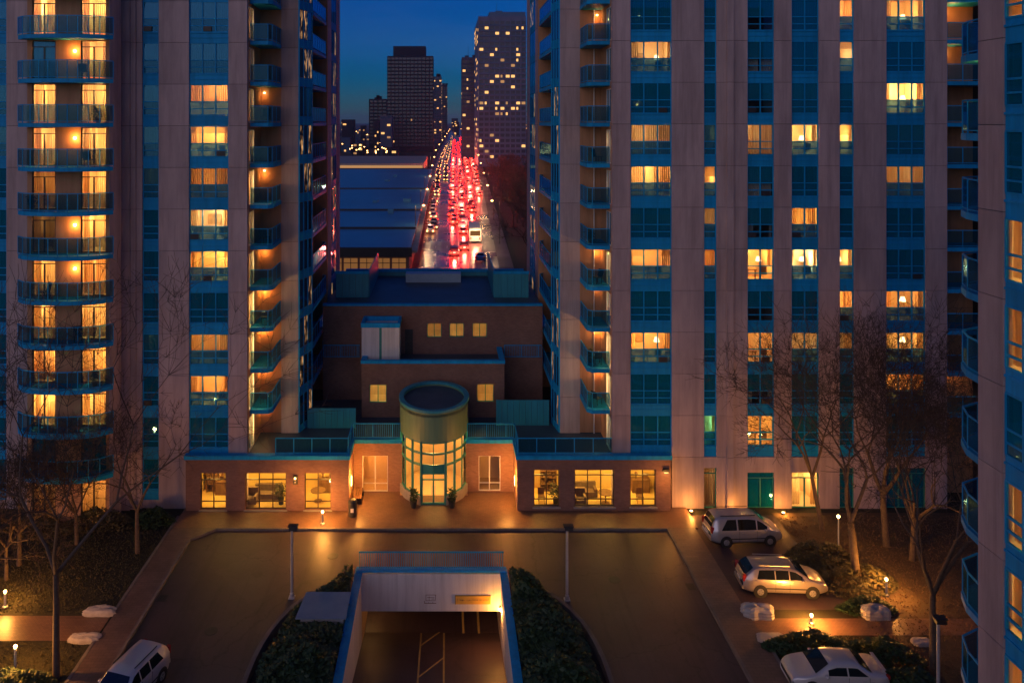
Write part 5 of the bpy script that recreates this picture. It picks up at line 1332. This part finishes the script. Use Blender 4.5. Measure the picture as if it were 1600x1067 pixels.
        if detail:
            ym = S['wind'][1]-.45
            m = MB(); m.smooth = True; m.sphere((s*(ew(ym)+.07), ym-L/2, belt+.05), .10, 8, 5, .75); part('mirror', m, paint)
            m = MB(); m.box(*sorted((s*(hwid+.001),s*(hwid+.012))), .95-L/2, L-1.15-L/2, .50,.56); part('side_trim', m, 'black_trim')
            for (ya,yb,yc) in S['side'][-2:]:
                m = MB(); m.box(*sorted((s*(ew(yc)+.0),s*(ew(yc)+.03))), ya+.12-L/2, ya+.30-L/2, belt-.16, belt-.12); part('door_handle', m, paint)
                m = MB(); m.box(*sorted((s*(ew(ya)-.02),s*(ew(ya)+.0035))), ya-.05-L/2, ya-.038-L/2, .36, belt-.01); part('door_seam', m, 'black_trim')
        for yw in S['wheels']:
            m = MB(); m.tube((s*(hwid-.22),yw-L/2,.33),(s*(hwid+.004),yw-L/2,.33),.395,None,20); part('wheel_arch', m, 'black_trim')
            m = MB(); m.tube((s*(hwid-.2),yw-L/2,.32),(s*(hwid+.015),yw-L/2,.32),.325,None,20); wh = part('wheel', m, 'tyre')
            m = MB(); m.tube((s*(hwid+.0),yw-L/2,.32),(s*(hwid+.022),yw-L/2,.32),.21,.18,14); part('rim', m, 'rim', wh)
            if detail:
                m = MB()
                for q in range(5):
                    a = q*2*math.pi/5; m.beam((s*(hwid+.026),yw-L/2+.05*math.cos(a),.32+.05*math.sin(a)),(s*(hwid+.026),yw-L/2+.17*math.cos(a),.32+.17*math.sin(a)),.03,.008)
                part('spoke_set', m, 'black_trim', wh)
        # lights hug the corners
        m = MB(); yl = L-.10
        x1 = ew(yl)+.012; z0 = S['prof'][-2][1]-.10
        m.add([(s*(x1-.42),yl+.10-L/2,z0),(s*(x1),yl-.08-L/2,z0+.0),(s*(x1),yl-.30-L/2,z0+.14),(s*(x1-.40),yl+.02-L/2,z0+.13),(s*(x1-.42),yl-.2-L/2,z0),(s*(x1-.05),yl-.35-L/2,z0)], [(0,1,2,3),(1,5,2),(0,4,5,1)]); part('headlight', m, 'headlamp_off' if not lights else 'head_white')
        m = MB(); yl = .02; xx = ew(.05); zt_ = S['prof'][1][1]
        m.box(*sorted((s*(xx-.16),s*(xx+.012))), yl-.03-L/2, yl+.14-L/2, zt_-.16, zt_+(.22 if kind != 'sedan' else .0)); part('tail_light', m, 'tail_off' if not lights else 'tail_red')
    if detail:
        m = MB(); m.box(-.26,.26,-.025-L/2,.02-L/2,.62,.73); part('number_plate', m, 'white_frame')
        m = MB(); m.box(-ew(0)*.98,ew(0)*.98,-.05-L/2,.12-L/2,.36,.55); part('rear_bumper', m, paint)
        m = MB(); m.box(-.55,.55,L/2-.03,L/2+.012,.42,.56); part('grille', m, 'black_trim')
        if kind in ('minivan','wagon','suv'):
            for s in (-1,1):
                m = MB(); ya = S['rear'][1]+.35; yb = S['wind'][0]-.35; m.beam((s*.60,ya-L/2,ztop+.035),(s*.60,yb-L/2,ztop+.03),.035,.035); part('roof_rail', m, 'black_trim' if kind != 'wagon' else 'rim')
    if rack:
        m = MB(); m.box(-.62,.62,.12-L/2,.27-L/2,S['prof'][3][1]+.09,S['prof'][3][1]+.12); m.box(-.55,-.5,.15-L/2,.25-L/2,S['prof'][3][1]-.06,S['prof'][3][1]+.09); m.box(.5,.55,.15-L/2,.25-L/2,S['prof'][3][1]-.06,S['prof'][3][1]+.09); part('spoiler', m, paint)
    return t
g_ = 'cars parked round the drive'
car('parked_minivan','minivan','tall silver minivan parked nose in nearest the tower wall','paint_silver',(U(1166,45.6)+.2,46.75,0),R(-90+3),g_)
car('parked_wagon','wagon','long champagne estate car parked below the silver minivan','paint_champagne',(U(1220,41.8),41.8,0),R(-90-3),g_)
car('parked_sedan','sedan','pale sedan with a rear spoiler nosed left at the bottom edge','paint_white',(U(1312,34.6)-.2,34.75,0),R(90-2),g_,rack=True)
car('parked_car','suv','white small car seen from the front on the left side of the drive','paint_white',(-14.0,33.8,0),R(180-17),g_)

# ------------------------------------------------------------ traffic on the street
def street_car_mesh(kind):
    S = CARS[kind]; L, W, belt = S['L'], S['W'], S['belt']; m = MB()
    # slots: 0 paint, 1 glass, 2 tail, 3 head, 4 tyre
    ys = [q[0] for q in S['prof']]; zs = [q[1] for q in S['prof']]; zt_ = max(zs)
    sec = []
    for y, z in S['prof']:
        w_ = W/2*(.86 if y < .1 or y > L-.2 else 1); wt = w_-(max(0,z-belt)/(zt_-belt))*.22-.08
        sec.append([(-w_,y-L/2,.25),(w_,y-L/2,.25),(w_,y-L/2,min(belt,z-.04)),(wt,y-L/2,z),(-wt,y-L/2,z),(-w_,y-L/2,min(belt,z-.04))])
    vs = [q for r_ in sec for q in r_]; n = 6
    m.add(vs, [(i*n+k,i*n+(k+1)%n,(i+1)*n+(k+1)%n,(i+1)*n+k) for i in range(len(sec)-1) for k in range(n)]+[tuple(range(n)),tuple(range(len(vs)-1,len(vs)-n-1,-1))])
    m.mi = 1
    for a, b in (S['rear'], S['wind']):
        za, zb_ = lerp_prof(S['prof'],a), lerp_prof(S['prof'],b); m.quad((-.6,a-L/2,za+.02),(.6,a-L/2,za+.02),(.55,b-L/2,zb_+.02),(-.55,b-L/2,zb_+.02))
    for s in (-1,1):
        a, b = S['side'][0][1], S['side'][-1][2]-.3; m.quad((s*(W/2-.02),a-L/2,belt+.06),(s*(W/2-.02),b+.2-L/2,belt+.06),(s*(W/2-.15),b-L/2,zt_-.14),(s*(W/2-.15),a+.1-L/2,zt_-.14))
    m.mi = 2
    for s in (-1,1): m.box(s*(W/2-.22)-.2,s*(W/2-.22)+.2,-L/2-.04,-L/2+.02,.68,1.0)
    m.mi = 3
    for s in (-1,1): m.box(s*(W/2-.25)-.14,s*(W/2-.25)+.14,L/2-.06,L/2+.04,.55,.72)
    m.mi = 4
    for s in (-1,1):
        for yw in S['wheels']: m.tube((s*(W/2-.2),yw-L/2,.32),(s*(W/2+.01),yw-L/2,.32),.32,None,10)
    return m
SCM = {}
for kd in ('sedan','suv','minivan'):
    for pt in ('paint_dark','paint_silver','paint_white'):
        SCM[kd,pt] = street_car_mesh(kd).mesh('street_car', [M[pt],M['car_glass'],M['tail_red'],M['head_white'],M['tyre']])
rs = random.Random(77)
lanes = [(-.83,-1,176),(-.5,-1,330),(-.17,1,190),(.17,1,152),(.5,1,215),(.83,1,262)]
LN = ('plaza side','second','third','fourth','fifth','park side')
CN = {'paint_dark':'dark','paint_silver':'silver','paint_white':'white'}
cnt = 0
for li, (fr, dirn, d) in enumerate(lanes):
    n_lane = 0
    while d < 1300 and n_lane < 49:
        kd = rs.choice(('sedan','sedan','suv','minivan')); pt = rs.choice(('paint_dark','paint_silver','paint_white','paint_dark'))
        away = dirn > 0; off = fr*SHW(d)
        reach = 'near' if d < 260 else 'middle' if d < 480 else 'far'
        lab = f'{CN[pt]} {kd} with {"red tail lights" if away else "headlights on"} in the {LN[li]} lane, {reach} stretch of street'
        o = link('street_car', SCM[kd,pt], None, (SXc(d)+off+rs.uniform(-.45,.45), d, .006), (0 if away else math.pi)-SA+rs.uniform(-.02,.02))
        tag(o, lab, 'car', 'cars queueing on the busy street' if away else 'cars coming up the busy street'); cnt += 1; n_lane += 1
        if away and d < 520: lamp('brake_glow', o, (SXc(d)+off, d-3.2, .9), 1300, (1.0,.055,.03), .3)
        elif not away and d < 420: lamp('head_glow', o, (SXc(d)+off, d-3.6, .7), 110, (1.0,.42,.14), .2)
        d += rs.choice((6.4,7.5,9,13,22))*(1+max(0,d-350)/420)
o = link('street_car', street_car_mesh('minivan').mesh('street_car',[M['paint_dark'],M['car_glass'],M['tail_red'],M['head_white'],M['tyre']]), None, (U(710,146), 146, .005), 0); lamp('brake_glow', o, (U(710,146), 142.5, .9), 1200, (1.0,.05,.03), .3); tag(o,'dark van alone in the near middle lane of the street','van')
o = link('street_car', street_car_mesh('sedan').mesh('street_car',[M['paint_blue'],M['car_glass'],M['tail_off'],M['headlamp_off'],M['tyre']]), None, (U(750,141), 141, .005), 0); tag(o,'small blue car in the near right lane of the street','car')
# a bus with lit windows
bz = 166; bt = thing('city_bus','bright bus with lit windows at the right kerb of the street','bus',(U(741,bz),bz,0)); p = WORLD[bt.name]
obj('body', (lambda m: (m.box(-1.25,1.25,-5.5,5.5,.35,2.95), m.box(-1.1,1.1,-5.3,5.3,2.953,3.1), m)[-1])(MB()), M['white_paint'], bt, p)
obj('rear_window', bx(-1.05,1.05,-5.56,-5.502,1.5,2.6), M['shop_light'], bt, p)
for s in (-1,1):
    for i in range(6): obj('side_window', bx(*sorted((s*1.252,s*1.28)),-5+i*1.7,-3.6+i*1.7,1.4,2.5), M['shop_light'], bt, p)
    obj('tail_light', bx(*sorted((s*.75,s*1.1)),-5.58,-5.502,.8,1.2), M['tail_red'], bt, p)
    for yy in (-3.5,3.4): obj('wheel', MB().tube((s*1.0,yy,.48),(s*1.27,yy,.48),.48,None,16), M['tyre'], bt, p)
    obj('headlight', bx(*sorted((s*.7,s*1.1)),5.502,5.56,.7,1.0), M['head_white'], bt, p)
lamp('glow', bt, p+Vector((0,-7.5,2.2)), 500, (1,.6,.3), .5)

# ------------------------------------------------------------ bare trees
def tree(name, label, base, height, spread, seed, trunk_r, fork=.3, levels=6, lean=(0,0), group=None, twigs=1.0, first=3, mat='bark', rmin=.010):
    rr = random.Random(seed); t = thing(name, label, 'tree', base, 0, group)
    tr, tw = MB(), MB(); tr.smooth = True
    def seg(mb, p, v, L, r0, r1, n, k=3, wob=.12):
        pts = [p]; vv = v.copy()
        for i in range(k):
            vv = (vv+Vector((rr.gauss(0,wob),rr.gauss(0,wob),rr.gauss(0,wob*.6)))).normalized(); pts.append(pts[-1]+vv*L/k)
        for i in range(k): mb.tube(pts[i], pts[i+1], r0+(r1-r0)*i/k, r0+(r1-r0)*(i+1)/k, n, False)
        return pts, vv
    def grow(p, v, L, r, lev):
        thick = r > .035
        pts, vv = seg(tr if thick else tw, p, v, L, r, r*.72, 7 if thick else 3, 3 if thick else 2, .012 if lev == 0 else .10 if lev < 2 else .18)
        if lev >= levels: return
        n = first if lev == 0 else rr.choice((2,2,3))
        a0 = rr.uniform(0,6.28)
        for i in range(n):
            a = a0+i*6.283/n+rr.uniform(-.5,.5); tilt = rr.uniform(.35,.75)*spread
            u = vv.orthogonal().normalized(); w_ = vv.cross(u)
            nv = (vv*math.cos(tilt)+(u*math.cos(a)+w_*math.sin(a))*math.sin(tilt)+Vector((0,0,.12))).normalized()
            grow(pts[-1], nv, L*rr.uniform(.70,.92), max(rmin, r*.72*(rr.uniform(.62,.82) if n > 1 else .9)), lev+1)
        if lev >= 2:
            for _ in range(int(rr.choice((2,2,3))*twigs)):
                q = pts[rr.randint(0,len(pts)-1)]; a = rr.uniform(0,6.28); u = vv.orthogonal().normalized(); w_ = vv.cross(u)
                nv = (vv*.5+(u*math.cos(a)+w_*math.sin(a))*.8+Vector((0,0,.2))).normalized()
                seg(tw, q, nv, L*rr.uniform(.3,.7), max(rmin,r*.25), rmin*.6, 3, 2, .2)
    L0 = height*fork
    grow(Vector((0,0,-.05)), Vector((lean[0],lean[1],1)).normalized(), L0, trunk_r, 0)
    a = obj('trunk', tr, M[mat], t, base); b = obj('crown', tw, M['twig'], t, base); b['kind'] = 'stuff'
    return t
gt = 'bare garden trees round the drive'
tree('bare_tree','slim bare tree with a lit forked trunk at the bottom left',(U(88,35.1),35.1,0),9.6,.95,6,.17,.50,7,group=gt,first=3)
tree('bare_tree','bare tree with spreading twigs before the left podium corner',(U(215,45.3),45.3,0),7.2,1.15,12,.15,.34,7,group=gt,first=3)
tree('bare_tree','tangled bare tree in front of the lowest curved balcony',(U(30,44),44,0),7.5,1.2,23,.15,.26,7,group=gt,first=4)
tree('bare_tree','low bare tree at the left edge behind the path lamp',(U(-20,40.5),40.5,0),7.5,1.2,29,.14,.25,7,group=gt,first=4)
tree('bare_tree','bare tree with dense twigs between the curved balconies and the path',(U(120,46.2),46.2,0),7.5,1.15,33,.13,.25,7,group=gt,first=4)
tree('bare_tree','small bare tree at the left edge above the path bollard',(U(10,42.6),42.6,0),7,1.2,36,.12,.25,7,group=gt,first=4)
tree('bare_tree','tall bare tree with thick leaning trunk beside the bollard lamp',(U(1340,42.5),42.5,0),13.5,.95,41,.24,.24,8,(-.10,.05),gt,first=3)
tree('bare_tree','tall bare tree spreading over the windows behind the pole lamp',(U(1385,46.0),46.0,0),13.5,1.0,44,.22,.23,8,(-.05,0),gt,first=4)
tree('bare_tree','forked bare tree beside the tall pale pole',(U(1458,35.5),35.5,0),10.5,.85,52,.17,.34,7,(0,0),gt,first=4)
tree('bare_tree','bare tree close to the curved balconies of the near tower',(U(1425,44.5),44.5,0),10.5,1.0,57,.17,.22,8,(.03,0),gt,first=4)
tree('bare_tree','bare tree leaning over the roof of the silver minivan',(U(1285,47.8),47.8,0),11,1.0,63,.15,.3,7,(-.18,0),gt,first=3)
rk = random.Random(3)
for i in range(60):
    d = 104*1.02**i+rk.uniform(0,8); x = SXc(d)+SHW(d)+5+rk.random()**1.5*26*(1+d/400)
    tree('park_tree','bare park tree in the dark strip right of the busy street',(x,d,0),rk.uniform(9,14),1.0,100+i,.22,.28,5,group='bare park trees right of the street',first=4,mat='twig',twigs=2.5,rmin=.035)

# ------------------------------------------------------------ lamps, stones, shrubs, grass in the gardens
def bollard(px, d, label, h=.95, e=60, style='dome', col=AMBER):
    t = thing('bollard_lamp', label, 'lamp', (U(px,d),d,.0), 0, 'lit bollard lamps'); p = Vector((U(px,d),d,.0)); z = .11 if d > 47 and px < 1100 else 0
    p.z = z; t.location.z = z; WORLD[t.name] = p.copy()
    obj('base', MB().lathe([(.14,0),(.14,.06),(.07,.1)],12), M['steel'], t, p); obj('post', MB().tube((0,0,.08),(0,0,h-.18),.06,None,10), M['steel'], t, p)
    obj('globe', MB().sphere((0,0,h-.08),.075,12,8), M['bulb'], t, p)
    lamp('glow', t, p+Vector((0,0,h+.14)), e, col, .12)
bollard(504, 48.3, 'lit globe bollard on the pavement below the left podium windows', .85, 260)
bollard(8, 40.2, 'lit bollard at the left edge of the garden path', .9, 260)
bollard(24, 35.2, 'lit bollard beside the slim lit tree trunk', 1.45, 300)
bollard(1385, 41.2, 'lit bollard among branches beside the leaning tree trunk', .95, 260)
bollard(1268, 38.9, 'lit bollard between the estate car and the sedan', .5, 380)
for px, lab, e in ((1080,'small ground uplight washing the tower pier next to the brick wing',60),(1150,'small ground uplight washing the tower pier behind the minivan',40),(1224,'small ground uplight washing the tower pier beyond the minivan nose',55)):
    t = thing('ground_uplight', lab, 'lamp', (U(px,49.7),49.7,.0 if px > 1120 else .11), 0, 'ground uplights at the tower foot'); p = WORLD[t.name]
    obj('housing', MB().lathe([(.12,0),(.12,.10),(.1,.12)],12), M['dark_metal'], t, p); obj('lens', MB().lathe([(.09,.121),(.08,.135)],12), M['bulb_small'], t, p); lamp('glow', t, p+Vector((0,-.15,.3)), e, AMBER, .1)
lamp_t = thing('pole_lamp','slim pole lamp with a lit globe above the shrubs by the minivan','lamp post',(U(1310,45.0),45.0,0)); p = WORLD[lamp_t.name]
obj('pole', MB().tube((0,0,0),(0,0,2.2),.045,.035,10), M['steel'], lamp_t, p); obj('globe', MB().sphere((0,0,2.28),.085,12,8), M['bulb'], lamp_t, p); lamp('glow', lamp_t, p+Vector((0,0,2.55)), 70, AMBER, .1)
def stone(px, py, wd, dp, h, label, seed, rzv=0):
    d = G(py); rr = random.Random(seed); x = U(px,d); t = thing('garden_stone', label, 'stone', (x,d,0), rzv, 'pale stones at the garden paths'); m = MB(); n = 26
    rings = [(1.0,0),(1.04,.12),(.99,.25),(1.05,.38),(1.0,.52),(1.03,.66),(.95,.80),(.82,.95),(.5,1.02),(.2,1.0)]; vs = []
    jit = [rr.uniform(.9,1.07) for _ in range(n)]
    for k,(s,z) in enumerate(rings):
        for i in range(n):
            a = 2*math.pi*i/n; c, sn = math.cos(a), math.sin(a); q = (abs(c)**4+abs(sn)**4)**-.25
            vs.append((wd/2*c*q*s*jit[i]*rr.uniform(.97,1.03), dp/2*sn*q*s*jit[i]*rr.uniform(.97,1.03), h*(z*rr.uniform(.95,1.04)+.06*math.sin(a*3+seed)*z)))
    m.add(vs, [(k*n+i,k*n+(i+1)%n,(k+1)*n+(i+1)%n,(k+1)*n+i) for k in range(9) for i in range(n)]+[tuple(range(9*n,10*n))]); obj('boulder', m, M['stone'], t, (x,d,0))
stone(1184, 962, 1.6, .75, .55, 'pale layered boulder below the estate car tail', 1)
stone(1207, 1000, 1.5, .8, .18, 'flat pale slab at the path corner above the sedan', 2)
stone(1368, 963, 1.4, .7, .55, 'pale rounded boulder under the bollard among branches', 3)
stone(157, 958, 1.6, .6, .3, 'pale flat stone on the upper side of the left path', 4)
stone(132, 1000, 1.5, .6, .25, 'pale flat stone on the lower side of the left path', 5)
stone(1440, 1005, .9, .5, .2, 'small pale stone in the dark shrubs by the forked tree', 6)
def shrub(x, y, rx, ry, h, label, seed, mat='leaf_brown', n=2200, grp='low shrubs in the gardens'):
    rr = random.Random(seed); t = thing('shrub', label, 'shrub', (x,y,0), 0, grp); m = MB(); pts = []
    for _ in range(n):
        a = rr.uniform(0,6.283); r_ = rr.random()**.5; z = h*(1-r_**2.2)*(.55+.45*rr.random()**.5)*(1+.25*math.sin(a*3+seed)); pts.append(((rx*r_*math.cos(a),ry*r_*math.sin(a),.05+z),1))
    foliage(m, pts, .2, rr); obj('foliage', m, M[mat], t, (x,y,0))['kind'] = 'stuff'
shrub(U(1285,44.2),44.3,2.0,1.5,.9,'brown green shrub in front of the silver minivan nose',1)
shrub(U(1330,42.2),42.6,2.6,1.8,.8,'low shrub between the estate car and leaning tree',2,n=2600)
shrub(U(1245,42.5)+2.4,39.9,1.6,.55,.6,'dark low shrub along the path above the bollard',3,'leaf_dark',1500)
shrub(U(1262,37.2),37.0,2.4,.75,.7,'clipped low green hedge beside the path over the sedan',4,'leaf_dark',2600)
shrub(U(1370,36.3),36.2,2.2,1.0,.85,'round green shrub behind the tail of the sedan',5,'leaf_dark',2600)
shrub(U(1420,34.4),34.2,1.6,1.3,.8,'dark shrub between the sedan and the tall pale pole',6,'leaf_dark',2000)
shrub(U(30,34.8),34.5,1.8,.9,.6,'dark low shrub at the bottom left corner under the slim tree',7,'leaf_dark',2000)
shrub(U(150,48),48.3,2.4,1.0,.9,'brown twiggy shrub under the curved balconies',8,'leaf_brown',2400)
shrub(U(60,48),47.6,2.6,1.0,.8,'brown twiggy shrub at the foot of the balcony bay',9,'leaf_brown',2400)
shrub(U(240,48.5),48.6,1.4,.8,.8,'dark shrub at the pavement end by the left tower corner',10,'leaf_dark',1400)
# grass and leaf litter
def grass(name, x0, x1, y0, y1, n, seed, mat, label, hole=None):
    rr = random.Random(seed); m = MB()
    for _ in range(n):
        x = rr.uniform(x0,x1); y = rr.uniform(y0,y1); a = rr.uniform(0,6.28); h = rr.uniform(.03,.09); wv = rr.uniform(.02,.05)
        c, s = math.cos(a)*wv, math.sin(a)*wv
        m.add([(x-c,y-s,0),(x+c,y+s,0),(x+rr.uniform(-.08,.08),y+rr.uniform(-.08,.08),h)],[(0,1,2)])
    tag(obj(name, m, M[mat]), label, 'grass', None, 'stuff')
mottled('blade', (.04,.038,.012), (.07,.06,.022), 2, .8, 0); mottled('litter', (.10,.06,.03), (.2,.12,.06), 3, .9, 0)
grass('grass', -32,-17.3,39.7,48.5, 14000, 1, 'blade', 'short dull grass of the left garden'); grass('grass', -32,-17.3,32,37.5, 9000, 2, 'blade', 'short dull grass below the left path')
grass('leaf_litter', 21.3,33,30,49.5, 15000, 3, 'litter', 'brown leaf litter under the right hand trees')
grass('grass', 15.8,21.2,36.3,37.9, 1800, 4, 'blade', 'short grass strip beside the right path')

# ------------------------------------------------------------ things on the balconies, covers and drains in the drive
def bchair(x, y, z, rz_, label):
    t = thing('balcony_chair', label, 'chair', (x,y,z), rz_, 'chairs on balconies')
    def add(nm, mb): o = bpy.data.objects.new(nm, mb.mesh(nm,[M['dark_metal']])); COL.objects.link(o); o.parent = t
    add('seat', bx(-.25,.25,-.25,.25,.40,.45)); add('backrest', MB().add([(-.25,.22,.45),(.25,.22,.45),(.25,.34,.95),(-.25,.34,.95),(-.25,.26,.45),(.25,.26,.45),(.25,.38,.95),(-.25,.38,.95)],[(0,1,2,3),(7,6,5,4),(3,2,6,7),(1,5,6,2),(4,0,3,7)]))
    for a in (-.23,.19):
        for b in (-.23,.19): add('leg', bx(a,a+.04,b,b+.04,0,.40))
def bplant(x, y, z, label, seed):
    rr = random.Random(seed); t = thing('potted_plant', label, 'plant', (x,y,z), 0, 'potted plants on balconies')
    obj('pot', MB().lathe([(.13,0),(.19,.32),(.15,.33)],10), M['brown_paint'], t, (x,y,z)); m = MB()
    foliage(m, [((rr.gauss(0,.14),rr.gauss(0,.14),.35+rr.random()*.55),1) for _ in range(160)], .16, rr); obj('foliage', m, M['leaf_dark'], t, (x,y,z))['kind'] = 'stuff'
ORD = ('ground','first','second','third','fourth','fifth','sixth','seventh','eighth','ninth','tenth')
for k, dx in ((7,1.6),(4,-1.2),(3,.9),(1,-1.7),(9,1.3)):
    bchair(cxb+dx, 47.75, ZT(k-1)+.21, .6*dx, f'dark metal chair on the {ORD[k+1]} floor curved balcony of the left tower')
for k, dx in ((6,-2.0),(2,1.9),(8,2.1)):
    bplant(cxb+dx, 47.85, ZT(k-1)+.21, f'potted plant on the {ORD[k+1]} floor curved balcony of the left tower', k)
for k in (1,2,4,7): bchair((QX0+QX1)/2+.1, 52.2, ZT(k-1)+.21, 1.2+k, f'dark metal chair on the {ORD[k+1]} floor corner balcony of the right tower')
for k in (2,5): bplant(QX0+.45, 52.6, ZT(k-1)+.21, f'potted plant on the {ORD[k+1]} floor corner balcony of the right tower', 20+k)
for k in (1,3,5,8): bchair((NX0+NX1)/2, 52.3, ZT(k-1)+.21, 2.0+k, f'dark metal chair on the {ORD[k+1]} floor corner balcony of the left tower')
for px, py, lab in ((520,868,'round iron cover in the drive below the lit bollard'),(960,905,'round iron cover in the drive right of the hedge'),(330,985,'round iron cover in the drive near the white car')):
    d = G(py); t = tag(obj('manhole_cover', MB().lathe([(.33,-.01),(.33,.004),(.29,.006),(.05,.004)],20), M['dark_metal'], None, (U(px,d),d,-.008)), lab, 'manhole cover', 'iron covers in the drive')
for x, d, lab in ((CL+.35,41,'slotted drain grate at the left drive kerb'),(CR-.35,42,'slotted drain grate at the right drive kerb')):
    t = thing('drain_grate', lab, 'drain', (x,d,-.012), 0, 'drain grates at the kerbs'); obj('frame', bx(-.24,.24,-.3,.3,0,.008), M['dark_metal'], t, (x,d,-.012))
    for q in range(6): obj('bar', bx(-.2,.2,-.25+q*.09,-.2+q*.09,.0085,.014), M['black_trim'], t, (x,d,-.012))

# ------------------------------------------------------------ the evening air
hz = bpy.data.materials.new('haze_air'); hz.use_nodes = True; hn = hz.node_tree; hn.nodes.clear()
pv = hn.nodes.new('ShaderNodeVolumePrincipled'); pv.inputs['Color'].default_value = (.55,.78,1,1); pv.inputs['Density'].default_value = .00011; pv.inputs['Anisotropy'].default_value = .1
ho = hn.nodes.new('ShaderNodeOutputMaterial'); hn.links.new(pv.outputs[0], ho.inputs['Volume'])
tag(obj('haze', bx(-6100,6100,-420,9100,-7.5,92), hz), 'thin blue evening haze over the far street and city', 'haze', None, 'stuff')
